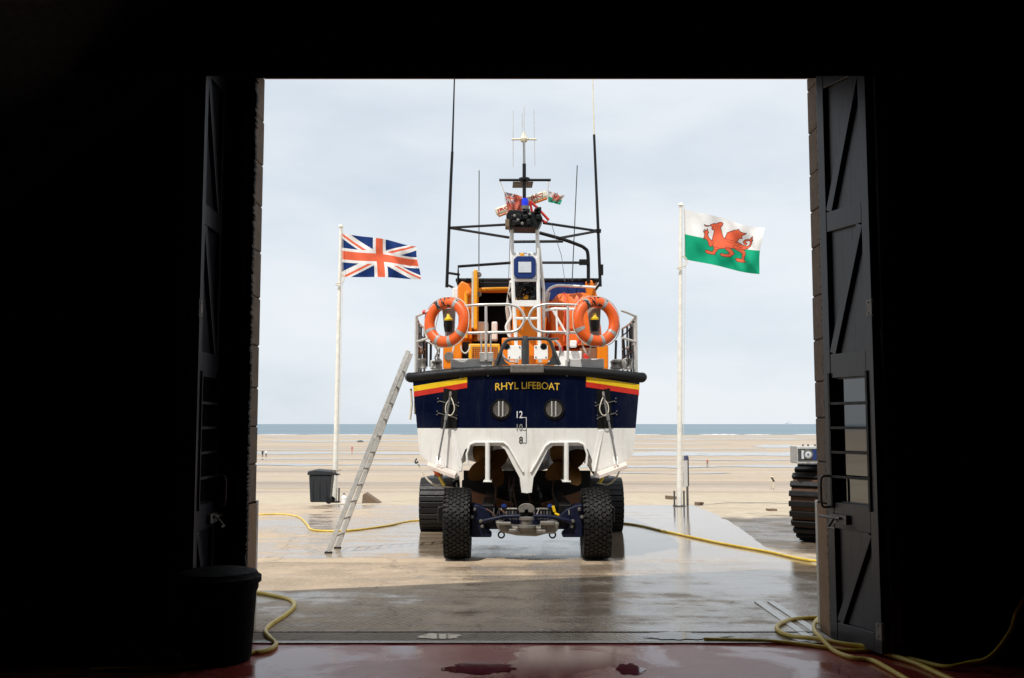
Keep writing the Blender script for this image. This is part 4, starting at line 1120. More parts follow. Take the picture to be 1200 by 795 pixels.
# lifebuoys
def lifebuoy(px, py, yaw, label):
    Yb = YT - .02; c = P(px, py, Yb); r = thing('lifebuoy', label, 'lifebuoy', c - V((0, 0, .36)), 'lifebuoys on the stern rail')
    Rz = Matrix.Rotation(yaw, 3, 'Z') @ Matrix.Rotation(math.radians(-6), 3, 'X')
    RM, rt = .285, .078
    def tor(a, b, k=1.0): return c + Rz @ V(((RM + rt*k*math.cos(b))*math.cos(a), -rt*k*.85*math.sin(b), (RM + rt*k*math.cos(b))*math.sin(a)))
    m = MB(); m.grid(lambda u, v: tor(2*math.pi*u, 2*math.pi*v), 64, 20); m.build('ring', M['ring'], r, smooth=True, weld=True)
    for a0 in (20, 62, 118, 160, 205, 245, 285, 325):
        if a0 in (20, 160): continue
        m = MB(); h = math.radians(5); a_ = math.radians(a0)
        m.grid(lambda u, v: tor(a_ - h + 2*h*u, 2*math.pi*v, 1.03), 4, 20); m.build('reflective_band', M['reflect'], r, smooth=True)
    for i, ch in enumerate('RNLI'):
        a_ = math.radians(120 - i*20); m = MB()
        def fn(p, q, a_=a_):
            aa = a_ - p / (RM + .02); return tor(aa, math.pi/2 - q/.07, 1.14)
        text_on(m, ch, .085 if ch != 'I' else .03, .12, fn, .05); m.build('letter', M['blackmark'], r, recalc=False)
    m = MB(); rp = []
    for k in range(65):
        a_ = 2*math.pi*k/64; s = abs(math.sin(2*a_)); rp.append(c + Rz @ V(((RM + rt*(1.02 + .25*s))*math.cos(a_), -.01, (RM + rt*(1.02 + .25*s))*math.sin(a_))))
    m.tube(rp[:-1], .007, 6, closed=True); m.build('grab_line', M['rope'], r, smooth=True)
    lc = c + Rz @ V((.0, .05, .0))
    m = MB(); m.lathe([(0, -.14), (.055, -.13), (.07, -.04), (.07, .03), (0, .03)], lc, 'Z', 18); l = m.build('buoy_light', M['black'], r, smooth=True)
    m = MB(); m.lathe([(.06, .03), (.062, .055), (.03, .085), (.022, .13), (0, .13)], lc, 'Z', 16); m.build('yellow_cap', M['yellow'], l, smooth=True)
    m = MB(); m.prism([lc + V((-.10, .09, .22)), lc + V((.10, .09, .22)), lc + V((.08, .09, -.22)), lc + V((-.05, .09, -.22))], V((0, .02, 0))); m.build('holder', M['reflect'], r, bevel=.01)
    return r
lifebuoy(523.5, 377.8, math.radians(-26), 'orange lifebuoy hung near the ladder, behind the union flag side of the stern')
lifebuoy(698.5, 377, math.radians(20), 'orange lifebuoy hung in front of the orange tarpaulin on the stern rail')

# rope and ratchet on the quarter
m = MB(); m.ptube([(488, 538, YT+.1), (486.5, 541, YT), (487.5, 543, YT), (490, 541, YT)], .012, 6, 0, 4); hk = m.build('hook', M['dgrey'], boat, smooth=True)
m = MB(); m.ptube([(489, 542, YT+.05), (500, 561, YT), (511, 569, YT), (523, 571, YT+.1), (532, 572, YT+.2)], .013, 6, 0, 5); tag(m.build('tie_down_rope', M['rope']), 'pale rope hanging from the port quarter down to the tyre', 'rope')
def ratchet(x0, y0, x1, y1, label, mats):
    r = thing('ratchet_strap', label, 'ratchet strap', P(x1, y1, YT + .15)); a, b = P(x0, y0, YT + .05), P(x1, y1, YT + .15); mdl = a + (b-a)*.45
    m = MB(); m.bar(a, mdl, .09, .05); m.build('handle', mats, r, bevel=.015)
    m = MB(); m.bar(mdl, b, .055, .025); m.build('webbing', M['yelwebbing'], r, bevel=.004)
    m = MB(); m.cyl(mdl + V((-.06, 0, 0)), mdl + V((.06, 0, 0)), .025, n=10); m.build('spindle', M['galv'], r)
ratchet(508.5, 548, 520.5, 569, 'orange handled ratchet strap dangling above the left tyre', M['ring'])
ratchet(712, 551, 703, 566, 'dark ratchet strap with yellow webbing above the right tyre', M['dgrey'])
m = MB(); m.ptube([(728, 547, YT+.1), (722, 560, YT+.1), (712, 568, YT+.2), (700, 566, YT+.3)], .012, 6, 0, 5); tag(m.build('tie_down_rope', M['rope']), 'pale rope looping from the starboard trim tab over the right tyre', 'rope')

# ------------------------------------------------------------------ small flags on the yard and the two big flags
def inpoly(x, y, poly):
    c = False; n = len(poly); j = n-1
    for i in range(n):
        xi, yi = poly[i]; xj, yj = poly[j]
        if (yi > y) != (yj > y) and x < (xj-xi)*(y-yi)/(yj-yi) + xi: c = not c
        j = i
    return c
def dseg(x, y, a, b):
    dx, dy = b[0]-a[0], b[1]-a[1]; t = max(0, min(1, ((x-a[0])*dx + (y-a[1])*dy)/(dx*dx+dy*dy+1e-9)))
    return math.hypot(x-a[0]-t*dx, y-a[1]-t*dy)
def union(u, v, asp=1.75):
    """0 blue 1 white 2 red; v from the bottom"""
    x, y = (u-.5)*asp, v-.5
    if abs(x) < .085 or abs(y) < .10: return 2
    if abs(x) < .15 or abs(y) < .165: return 1
    L = math.hypot(asp, 1); s = (x*1 - y*asp)/L; s2 = (x*1 + y*asp)/L
    for d, q in ((s, 1), (s2, -1)):
        # counterchanged red saltire
        side = 1 if x > 0 else -1
        if q == 1:
            if (0 < d*side*-1 < .052): return 2
        else:
            if (0 < d*side < .052): return 2
    if abs(s) < .10 or abs(s2) < .10: return 1
    return 0
DR = [  # dragon pieces traced over the flag (zoomed pixels)
 [(412,296),(432,285),(462,284),(482,274),(500,272),(512,283),(505,300),(492,312),(500,332),(506,352),(512,372),(522,392),(540,398),(560,404),(600,410),(640,420),(680,440),(700,462),(690,478),(650,470),(610,466),(570,470),(535,474),(500,476),(470,486),(445,478),(432,450),(430,415),(436,385),(444,355),(446,335),(428,332),(424,318),(436,312),(420,306)],
 [(366,290),(380,296),(398,300),(412,300),(400,306),(384,306),(372,302)],
 [(528,396),(538,372),(546,350),(572,336),(602,324),(632,316),(640,330),(664,342),(694,346),(676,358),(660,366),(664,388),(644,386),(634,402),(622,420),(590,424),(556,418)],
 [(680,440),(706,448),(724,438),(730,418),(718,404),(698,406),(692,418),(704,424),(708,432),(694,438),(678,430),(674,412),(686,396),(712,392),(728,398),(734,386),(726,388),(742,372),(746,412),(738,402),(742,426),(732,450),(714,466),(690,474),(668,466)],
 [(604,440),(640,450),(676,470),(692,492),(694,512),(682,536),(680,560),(694,574),(660,574),(622,568),(610,552),(616,540),(640,544),(662,546),(664,524),(668,506),(650,492),(622,478),(600,466)],
 [(538,462),(570,466),(592,486),(606,506),(590,522),(572,536),(540,538),(506,534),(490,522),(500,510),(528,516),(556,514),(566,504),(552,492),(536,482)],
 [(446,466),(480,470),(474,488),(456,508),(450,524),(420,522),(384,512),(372,498),(380,486),(404,492),(424,502),(440,490)],
 [(436,456),(414,464),(404,448),(396,420),(380,400),(362,404),(368,386),(372,366),(360,338),(374,344),(368,326),(384,336),(392,322),(398,342),(404,350),(396,364),(404,390),(420,408),(440,420)],
]
WTL, WTR, WBR, WBL = (801.5, 245.5), (895, 268), (889, 322), (802, 304)
def wuv(px, py):
    u, v = .5, .5
    for _ in range(12):
        x = (1-v)*((1-u)*WTL[0]+u*WTR[0]) + v*((1-u)*WBL[0]+u*WBR[0]); y = (1-v)*((1-u)*WTL[1]+u*WTR[1]) + v*((1-u)*WBL[1]+u*WBR[1])
        u += (px-x)/92; v += (py - y - (px-x)*.22)/57
    return u, v
DRU = [[wuv(770 + x/6.625, 220 + y/6.625) for x, y in p] for p in DR]
def welsh(u, v):
    """0 white 1 green 2 red 3 outline; v from the bottom"""
    y = 1 - v; red = any(inpoly(u, y, p) for p in DRU)
    dm = min((dseg(u*1.6, y, (a[0]*1.6, a[1]), (b[0]*1.6, b[1])) for p in DRU for a, b in zip(p, p[1:]+p[:1])), default=9) if .12 < u < .9 else 9
    if not red:
        return 3 if dm < .006 else (0 if y < .495 else 1)
    if dm < .007 and not sum(inpoly(u, y, p) for p in DRU) > 1: return 3
    return 2
def flag(name, label, corners, Y, nu, nv, paint, mats, amp, seed, parent_loc, group=None):
    TL, TR, BR, BL = corners; m = MB()
    def fn(u, v):
        x = v*((1-u)*TL[0]+u*TR[0]) + (1-v)*((1-u)*BL[0]+u*BR[0]); y = v*((1-u)*TL[1]+u*TR[1]) + (1-v)*((1-u)*BL[1]+u*BR[1])
        y += 2.2*math.sin(u*7.5 + seed)*u*(.6 + .4*v) * (TR[0]-TL[0])/92; x += 1.4*math.sin(v*5 + seed)*u * (TR[0]-TL[0])/92
        dy = amp*math.sqrt(u)*(math.sin(u*8.5 + v*2.0 + seed) + .50*math.sin(u*16 - v*5 + seed*2) + .32*math.sin(v*9 + u*4) + .22*math.sin(u*31 + v*11) + .5*noise.noise(V((u*6, v*3.5, seed))))
        return P(x, y, Y + dy)
    m.grid(fn, nu, nv)
    m.m = [paint((i+.5)/nu, (j+.5)/nv) for j in range(nv) for i in range(nu)]
    r = thing(name, label, 'flag', parent_loc, group); o = m.build('flag_cloth', mats, r, smooth=True, recalc=False)
    return r
YF = 31.0
def flagpole(px0, py0, px1, py1, label, Y):
    b, t = G(px0, py0), P(px1, py1, Y); t.y = b.y
    t = P(px1, py1, b.y)
    r = thing('flagpole', label, 'flagpole', b, 'tall white flagpoles at the far edge of the slipway')
    m = MB(); m.tube([b + V((0, 0, .02)), b + (t-b)*.5, t], [.080, .070, .048], 16); m.build('pole', M['polewhite'], r, smooth=True)
    m = MB(); m.lathe([(0, .09), (.07, .07), (.09, .0), (.05, -.02)], t, 'Z', 14); m.build('finial', M['polewhite'], r, smooth=True)
    m = MB(); m.box(b + V((-.17, -.12, -.02)), b + V((.17, .12, .03))); m.box(b + V((-.16, -.05, 0)), b + V((-.12, .05, .45))); m.box(b + V((.12, -.05, 0)), b + V((.16, .05, .45))); m.build('base_plate', M['dgrey'], r, bevel=.01)
    return r, b, t
rp1, b1, t1 = flagpole(392, 588.5, 399.5, 266, 'tall white flagpole beside the wheelie bin, flying the union flag', YF)
rp2, b2, t2 = flagpole(796, 593.5, 797.8, 241, 'tall white flagpole beside the sign, flying the Welsh dragon flag', YF)
def halyard(r, b, t, frac, out):
    m = MB(); q = b + (t-b)*frac; m.tube(crom([q + V((.02, -.10, .25)), q + V((.16, -.1, .15)), q + V((.13, -.12, -.05)), q + V((-.11, -.12, -.12)), q + V((.0, -.12, -.18))], 5), .018, 6)
    m.tube([t + V((.08, -.07, 0)), q + V((.12, -.1, 0)), b + V((.12, -.1, 1.0))], .008, 6); m.build('halyard', M['rope'], r, smooth=True)
halyard(rp1, b1, t1, .80, 0); halyard(rp2, b2, t2, .80, 0)
flag('union_flag', 'union flag flying from the left flagpole above the wheelie bin', ((401, 273.5), (488.5, 287.5), (492, 326.5), (400.5, 324.5)), b1.y, 210, 120, union, [M['fblue'], M['fwhite'], M['fred']], .13, 1.1, P(401, 325, b1.y))
flag('welsh_flag', 'white and green flag with red dragon flying from the right flagpole', (WTL, WTR, WBR, WBL), b2.y, 250, 150, welsh, [M['fwhite'], M['fgreen'], M['fred'], M['fdark']], .14, 2.3, P(802, 304, b2.y))
# weathered ensigns on the yard
def ensign(u, v):
    if u < .55 and v > .45: return union(u/.55, (v-.45)/.55, 1.4)
    return 2
FR = mat_cloth('faded_red', (.62, .17, .12)); FB = mat_cloth('faded_blue', (.06, .10, .22)); FW = mat_cloth('faded_white', (.62, .58, .55))
flag('ensign_flag', 'small faded red ensign drooping left of the blue beacon on the mast', ((591, 225), (612, 230), (612, 247), (595, 248)), YM - .05, 48, 36, ensign, [FB, FW, FR], .05, .4, P(595, 248, YM))
flag('pennant_flag', 'small faded Welsh flag blowing right of the radar on the mast', ((642, 224), (662, 229), (656, 240), (642.5, 237)), YM - .05, 60, 36, lambda u, v: welsh(u, v), [FW, mat_cloth('faded_green', (.03, .33, .22)), FR, FR], .04, 1.4, P(642, 238, YM))
for q, r_ in (([(586, 212, YM), (589, 220, YM), (591, 226, YM)], .008), ([(643, 212, YM), (642, 224, YM)], .008), ([(591, 226, YM), (595, 268, YM)], .004)):
    m = MB(); m.ptube(q, r_, 5); m.build('flag_lanyard', M['rope'], pole)

# ------------------------------------------------------------------ launching carriage
cb = G(617, 655); YA = cb.y
carr = thing('launching_carriage', 'low blue and black boat carriage with two tyres and tracks under the lifeboat', 'boat carriage', cb)
def tyre(px, w_px):
    base = G(px, 655.5); R = (P(px, 571.5, base.y - .05).z - base.z)/2; W = w_px*base.y/F/2
    c = base + V((0, 0, R))
    m = MB(); r_ = R - .022
    prof = [(r_*.52, -W*.82), (r_*.70, -W*.98), (r_*.86, -W*1.0), (r_*.95, -W*.90), (r_*.99, -W*.6), (r_, 0), (r_*.99, W*.6), (r_*.95, W*.90), (r_*.86, W*1.0), (r_*.70, W*.98), (r_*.52, W*.82)]
    m.lathe(prof, c, 'X', 48)
    nb = 40
    for k in range(nb):
        for j in range(6):
            x = (-1 + (j + .5)/3)*W*.88; a = 2*math.pi*(k + (.5 if j % 2 else 0))/nb
            rr = r_*(1 - .035*(abs(x)/W)**3)
            Rm = Matrix.Rotation(a, 3, 'X')
            tw = Matrix.Rotation(math.radians(28 if (j+k) % 2 else -28), 3, 'Z')
            m.cbox(c + Rm @ V((x, 0, rr)), (W*.26, 2*math.pi*r_/nb*.74, .036), 0, Rm @ tw)
        for sd in (-1, 1):
            a = 2*math.pi*k/nb; Rm = Matrix.Rotation(a, 3, 'X'); m.cbox(c + Rm @ V((sd*W*.96, 0, r_*.93)), (W*.12, 2*math.pi*r_/nb*.5, .07), 0, Rm)
    o = m.build('tyre', M['tyre'], carr)
    m = MB(); m.lathe([(0, -W*.6), (r_*.3, -W*.6), (r_*.5, -W*.75), (r_*.54, -W*.8), (r_*.54, W*.8), (r_*.5, W*.75), (r_*.3, W*.5), (0, W*.5)], c, 'X', 32); m.build('rim', M['chblue'], o, smooth=True)
    return c, R
cl, RL = tyre(536.3, 29.5); cr, RR2 = tyre(698, 31)
# tracks
def track(xo, sd):
    zc0 = G(500, 625); Y0 = zc0.y + .1; Lh = 1.1; zg = za(Y0 + Lh) + .01
    H = P(505, 563.5, Y0 + .1).z - za(Y0); R = H/2; W = .62; pts = []
    n = 14
    cy0, cy1 = Y0 + R, Y0 + R + 2*Lh
    ring = []
    for k in range(n+1): a = math.pi/2 + math.pi*k/n; ring.append((cy0 + R*math.cos(a), R + R*math.sin(a), a))
    for k in range(1, 12): ring.append((cy0 + (cy1-cy0)*k/12, 0, -math.pi/2))
    for k in range(n+1): a = -math.pi/2 + math.pi*k/n; ring.append((cy1 + R*math.cos(a), R + R*math.sin(a), a))
    for k in range(1, 12): ring.append((cy1 + (cy0-cy1)*k/12, 2*R, math.pi/2))
    xa, xb = (xo, xo + W) if sd < 0 else (xo - W, xo)
    m = MB()
    for (y, z, a) in ring:
        Rm = Matrix.Rotation(a - math.pi/2, 3, 'X'); c = V(((xa+xb)/2, y, z + za(y) + .02))
        m.cbox(c - (Rm @ V((0, 0, .03))), (W, .155, .035), 0, Rm); m.cbox(c + Rm @ V((0, .02, .008)), (W, .10, .055), 0, Rm)
    belt = m.build('track_belt', M['track'], carr, bevel=.012)
    m = MB()
    for cy in (cy0, cy1): m.lathe([(0, xa + .05), (R*.78, xa + .05), (R*.85, xa + .12), (R*.85, xb - .12), (R*.78, xb - .05), (0, xb - .05)], V((0, cy, R + za(cy) + .02)), 'X', 28)
    m.build('idler_wheel', M['track'], belt, smooth=True)
    m = MB(); m.box((xa + .1, cy0, za(cy0) + R - .12), (xb - .1, cy1, za(cy0) + R + .12)); m.build('track_frame', M['chblue'], belt, bevel=.02)
xl_ = P(490, 600, 19.0).x; xr_ = P(732.5, 600, 19.0).x
track(xl_, -1); track(xr_, 1)
# chassis rails and cross beams under the keel
zk = S0[0][1]
m = MB()
for x in (-.55, .55): m.box((CX + x - .09, YA - .0, zk - .42), (CX + x + .09, YA + 9, zk - .16))
for y in (.5, 2.5, 5, 7.6): m.box((CX - 1.3, YA + y, zk - .46), (CX + 1.3, YA + y + .18, zk - .24))
m.build('chassis', M['black'], carr, bevel=.015)
for y in (.9, 2.3, 4.5, 7):
    m = MB(); m.lathe([(.05, -.25), (.10, -.2), (.07, 0), (.10, .2), (.05, .25)], V((CX, YA + y, zk - .115)), 'X', 16); m.build('keel_roller', M['rubber'], carr, smooth=True)
for x0, x1, rot in ((548, 592, 1), (644, 686, -1)):
    m = MB(); a_, b_ = (P(551, 581, YA + 1.5), P(600, 596, YA + 1.5)) if rot > 0 else (P(684, 581, YA + 1.5), P(636, 596, YA + 1.5)); m.bar(a_, b_, .12, .16); m.build('bilge_arm', M['rust'], carr, bevel=.01)
m = MB(); m.pbox(543, 552, 692, 600, YA + 3.4, .15); m.build('underhull_shade_panel', M['black'], carr)  # black panel added to stand for the shade beneath the hull
# axle : blue wings, beam, cast steering head
for sd in (-1, 1):
    f = lambda px: 617.5 + sd*(px - 617.5)
    m = MB(); q = [(552, 591), (560, 592), (572, 597), (579, 604), (584, 607), (573, 612), (566, 616), (576, 626), (576, 630), (552, 630)]
    m.prism([P(f(x), y, YA - .05) for x, y in q], V((0, .30, 0))); m.build('steering_knuckle', M['chblue'], carr, bevel=.02)
    m = MB(); m.tube([P(f(566), 611, YA - .12), P(f(590), 605.5, YA - .16), P(f(610), 605, YA - .16)], .028, 10); m.build('track_rod', M['chblue'], carr, smooth=True)
    for (px, py) in ((553, 606), (563.5, 611), (565, 617), (671, 617), (556, 597)):
        if px < 617: m = MB(); m.lathe([(0, -.03), (.022, -.025), (.026, .0), (.026, .05)], P(f(px), py, YA - .08), 'Y', 10); m.build('bolt', M['galv'], carr, smooth=True)
    m = MB(); 
    for k in range(16): pass
    c = P(f(587.5), 627, YA - .2)
    pts_ = [c + V((.042*math.cos(2*math.pi*k/16), 0, .042*math.sin(2*math.pi*k/16))) for k in range(16)]; m.tube(pts_, .012, 8, closed=True); m.build('shackle', M['black'], carr, smooth=True)
    m = MB(); m.ptube([(f(583), 604, YA+.05), (f(585), 599, YA), (f(590), 597, YA), (f(607), 597, YA), (f(609), 602, YA)], .016, 8, 0, 5); m.build('hydraulic_pipe', M['galv'], carr, smooth=True)
    for k in range(5):
        m = MB(); m.ptube([(f(590 + k*3.6), 608, YA - .02), (f(590 + k*3.6), 599, YA - .02)], [.018, .013], 8); m.build('valve_stem', M['galv'] if k % 2 else M['dgrey'], carr, smooth=True)
    m = MB(); m.lathe([(0, .05), (.035, .035), (.04, 0)], P(f(590.5), 594.5, YA - .02), 'Z', 12); m.build('blue_cap', M['blue'], carr, smooth=True)
m = MB(); m.box((cl.x, YA + .05, cl.z - .10), (cr.x, YA + .20, cl.z + .06)); m.build('axle_beam', M['chblue'], carr, bevel=.03)
m = MB(); q = [(580, 611), (588, 611), (592, 615), (604, 617), (632, 617), (640, 613), (648, 611), (656, 613), (654, 621), (650, 626), (640, 626), (628, 629), (606, 628), (596, 626), (588, 624), (583, 620)]
m.prism([P(x, y, YA - .28) for x, y in q], V((0, .30, 0))); m.build('steering_head', M['galv'], carr, bevel=.025)
m = MB()
for (x0, y0, x1, y1, dd) in ((584, 612, 599, 616, .06), (633, 611, 650, 616, .06), (596, 620, 606, 625, .05), (628, 621, 640, 626, .05), (610, 617, 625, 622, .08)): m.pbox(x0, y0, x1, y1, YA - .28 - dd, dd + .01)
m.build('casting_lug', M['galv'], carr, bevel=.015)
c = P(617, 614, YA - .32)
m = MB(); m.lathe([(0, -.06), (.13, -.05), (.13, -.02), (.08, -.01), (.08, .05), (.10, .06), (.10, .09), (0, .10)], c, 'Z', 28); m.build('turntable', M['galv'], carr, smooth=True)
m = MB(); c = P(617, 596.5, YA - .2); pts_ = [c + V((.115*math.cos(math.pi*k/14), 0, .075*math.sin(math.pi*k/14))) for k in range(15)]
m.prism(pts_ + [c + V((-.10, 0, -.05)), c + V((-.03, 0, -.05)), c + V((-.02, 0, -.01)), c + V((.02, 0, -.01)), c + V((.03, 0, -.05)), c + V((.10, 0, -.05))], V((0, .04, 0))); m.build('tow_plate', M['galv'], carr, bevel=.006)
m = MB(); m.ptube([(648, 593, YA-.05), (650, 600, YA-.05)], .022, 8); m.ptube([(650, 602, YA-.1), (655, 604, YA-.1)], .018, 8); m.build('yellow_lever', M['yellow'], carr, smooth=True)

for k in range(9):
    random.seed(300 + k); x0 = random.uniform(565, 670); x1 = x0 + random.uniform(-18, 18)
    m = MB(); m.ptube([(x0, 596, YA - .02), ((x0+x1)/2, random.uniform(600, 606), YA - .1), (x1, random.uniform(598, 612), YA - random.uniform(-.02, .12))], random.choice((.008, .010, .013)), 6, 0, 5); m.build('hydraulic_hose', M[('black', 'black', 'galv', 'darkrust', 'black')[k % 5]], carr, smooth=True)
for k in range(6):
    random.seed(400 + k); x0 = random.uniform(575, 665)
    m = MB(); m.ptube([(x0, 560, YA + .9), (x0 + random.uniform(-2, 2), 575, YA + .8), (x0 + random.uniform(-4, 4), 594, YA + .6)], .010, 6, 0, 5); m.build('hanging_cable', M['darkrust'], carr, smooth=True)

# ------------------------------------------------------------------ ladder
la, lb = G(384.5, 648.5), G(397, 642)
lb = la + (lb - la).normalized() * .78
ta = P(478.5, 411, la.y + .34); tb = ta + (lb - la).normalized() * .40
lad = thing('ladder', 'long aluminium ladder leaning on the port side of the lifeboat', 'ladder', (la + lb)/2)
dirn = (ta - la).normalized(); wd = (lb - la).normalized()
for a_, b_ in ((la, ta), (lb, tb)):
    m = MB(); m.bar(a_ + V((0, 0, .02)), b_, .028, .072, 0, up=dirn.cross(wd)); s = m.build('stile', M['alu'], lad, bevel=.004)
    m = MB(); m.bar(a_ + V((-.05, 0, .012)), a_ + V((.06, 0, .012)), .06, .024); m.build('foot', M['rubber'], s, bevel=.005)
Ln = (ta - la).length; k = .26
while k < Ln - .1:
    m = MB(); m.tube([la + (ta-la)*(k/Ln), lb + (tb-lb)*(k/Ln)], .019, 10); m.build('rung', M['alu'], lad, smooth=True); k += .27

# ------------------------------------------------------------------ wheelie bin on the apron
b = G(374, 590); s = b.y/F
wb_ = thing('wheelie_bin', 'charcoal wheelie bin standing beside the left flagpole', 'wheelie bin', b)
def bb(px, py): return P(px, py, b.y - .27)
m = MB(); q = [bb(362.8, 589), bb(385.5, 589), bb(388.5, 557), bb(361.8, 557)]
lower = [q[0] + V((.0, .05, 0)), q[1] + V((0, .05, 0)), q[1] + V((0, .47, 0)), q[0] + V((0, .47, 0))]; upper = [q[3], q[2], q[2] + V((0, .56, 0)), q[3] + V((0, .56, 0))]
m.add(lower + upper, [(0, 3, 2, 1), (4, 5, 6, 7), (0, 1, 5, 4), (1, 2, 6, 5), (2, 3, 7, 6), (3, 0, 4, 7)]); body = m.build('body', M['binplastic'], wb_, bevel=.04)
m = MB(); z_ = bb(375, 557).z
for k in range(3): 
    x = bb(366 + k*8, 570).x; m.box((x - .02, b.y - .272, b.z + .10), (x + .02, b.y - .255, z_ - .1))
m.build('rib', M['binplastic'], body, bevel=.006)
m = MB(); a_, c_ = bb(360, 557), bb(390.5, 550.5)
m.prism([V((a_.x, b.y - .31, a_.z)), V((c_.x, b.y - .31, a_.z)), V((c_.x, b.y - .31, c_.z - .04)), V((a_.x + .25, b.y - .31, c_.z)), V((a_.x + .02, b.y - .31, c_.z - .05))], V((0, .63, 0))); m.build('lid', M['binplastic'], wb_, bevel=.03)
m = MB(); m.tube([V((c_.x, b.y - .22, a_.z + .02)), V((c_.x + .12, b.y - .22, a_.z)), V((c_.x + .12, b.y + .22, a_.z)), V((c_.x, b.y + .22, a_.z + .02))], .018, 8); m.build('handle', M['binplastic'], wb_, smooth=True)
for dy in (-.24, .24):
    m = MB(); x = bb(386, 585).x - .02; m.lathe([(0, -.025), (.06, -.025), (.10, -.02), (.10, .02), (.06, .025), (0, .025)], V((x, b.y + dy, b.z + .10)), 'Y', 20); m.build('wheel', M['rubber'], wb_, smooth=True)
m = MB(); a_ = P(389, 553.5, b.y - .3); m.bar(a_, P(400, 551, b.y - .3), .05, .02); tag(m.build('driftwood_stick', M['wood']), 'short dark stick poking out behind the wheelie bin lid', 'stick')

# dustbin inside the door
c = V((P(304, 700, 7.36).x - .30, 7.36, 0))
db = thing('dustbin', 'black round dustbin standing just inside the doorway', 'dustbin', c)
H = P(300, 672, 7.2).z
m = MB(); m.lathe([(0, .004), (.235, .004), (.245, .03), (.272, H*.75), (.285, H*.80), (.285, H*.90), (.0, H*.9)], c, 'Z', 40); m.build('body', M['dustbin'], db, smooth=True)
m = MB(); m.lathe([(.29, H*.865), (.305, H*.87), (.305, H*.93), (.285, H*.95), (.27, H*.985), (.2, H*1.01), (0, H*1.02)], c, 'Z', 40); m.build('lid', M['dustbin'], db, smooth=True)

# ------------------------------------------------------------------ hoses
HR = .0165
def hose(name, pts, label, parent_pt=None, r=HR, sm=10):
    q = crom(pts, sm); m = MB(); m.tube(q, r, 10)
    return tag(m.build(name, M['hose'], smooth=True), label, 'hose')
zi = lambda Y: 0.0
u = HR
g = lambda px, py, k=1: G(px, py, za, HR*k)
hose('hose', [g(200, 600), g(250, 602), g(300, 604), g(330, 603.5), g(350, 607), g(360, 616), g(366, 622), g(390, 623.5), g(420, 622), g(455, 617), g(490, 611), V((-.6, 22.6, za(22.6) + .02)), V((1.0, 22.9, za(22.9) + .02)), g(733, 614.5), g(780, 624), g(840, 637), g(900, 648), g(958, 659.5), V((5.2, 13.2, za(13.2) + .02)), V((5.6, 12.4, za(12.4) + .02))],
     'long yellow hose running across the wet slipway behind the carriage tracks', r=.021)
hose('hose', [V((-4.2, 10.4, za(10.4) + HR)), V((-3.6, 10.75, za(10.75) + HR)), g(288, 696), g(305, 697), g(322, 700), g(340, 705), g(345, 712), g(336, 722), g(318, 734), g(311, 742), g(316, 750), g(323, 757), g(318, 763), g(304, 767), g(290, 769), V((-2.25, 7.10, HR)), V((-2.9, 7.0, HR))],
     'yellow hose curling in an S from behind the black dustbin', r=.019)
hose('hose', [g(825, 752), g(850, 752.6), g(900, 754), g(940, 758), g(970, 762), g(1000, 765.5), g(1036, 766), g(1072, 776), G(1108, 785, zi, .02), G(1134, 786, zi, .02) + V((0, 0, .03)), P(1160, 770, 7.02), P(1184, 740, 7.1), P(1200, 703, 7.2), V((4.2, 7.3, 1.1)), V((4.98, 7.35, 1.7))],
     'yellow hose lying along the door track, rising into the dark at its end', r=.016)
hose('hose', [g(975, 716), g(962, 725.5), g(945, 726.5), g(925, 729), g(911, 736), g(914, 743), g(930, 749, 1.2), g(955, 755, 2.6), g(985, 761, 2.6), g(1020, 766, 2.6), g(1045, 772, 1.5), g(1075, 781), g(1105, 795), g(1150, 815)],
     'yellow hose looping widest over the steel strips beside the right jamb', r=.018)
hose('hose', [V((2.60, 8.6, HR)), g(966, 727, 3), g(956, 736, 3), g(955, 746, 3), g(963, 757, 3.5), g(978, 766, 1.2), g(998, 773.5), g(1022, 777), g(1040, 786), g(1062, 799), g(1095, 820)],
     'yellow hose in the tightest bend against the right door jamb', r=.018)

# ------------------------------------------------------------------ sign by the right flagpole
b = G(805, 592); b.x += .02
sg = thing('notice_sign', 'tall white notice with blue top on a post beside the Welsh flagpole', 'sign', b)
H = P(805, 534, b.y).z - b.z
m = MB(); m.box((b.x - .03, b.y - .03, b.z - .05), (b.x + .03, b.y + .03, b.z + H - .03)); m.build('post', M['galv'], sg)
ang = math.radians(62); uxs = V((math.cos(ang), -math.sin(ang)*-1, 0)); nn = V((-uxs.y, uxs.x, 0))
def sgn(u_, v_, o): return b + V((-.02, -.06, 0)) + uxs*(u_ - .32) + nn*(-o) + V((0, 0, v_))
def slab(m, u0, u1, v0, v1, o0, o1):
    m.add([sgn(u0, v0, o0), sgn(u1, v0, o0), sgn(u1, v1, o0), sgn(u0, v1, o0), sgn(u0, v0, o1), sgn(u1, v0, o1), sgn(u1, v1, o1), sgn(u0, v1, o1)], [(0, 3, 2, 1), (4, 5, 6, 7), (0, 1, 5, 4), (1, 2, 6, 5), (2, 3, 7, 6), (3, 0, 4, 7)])
z0, z1 = P(805, 570, b.y).z - b.z, H
nn = V((uxs.y, -uxs.x, 0)) * -1
m = MB(); slab(m, 0, .42, z0, z1, -.015, .015); bd = m.build('board', M['white'], sg)
m = MB(); slab(m, 0, .42, z1 - .14, z1 + .003, .016, .019); slab(m, 0, .42, z1 - .14, z1 + .003, -.019, -.016); m.build('header', M['blue'], bd)
m = MB(); m.box((b.x - .015, b.y - .02, b.z + z0), (b.x + .05, b.y + .36, b.z + z1 - .05)); m.build('edge', M['blackmark'], bd)

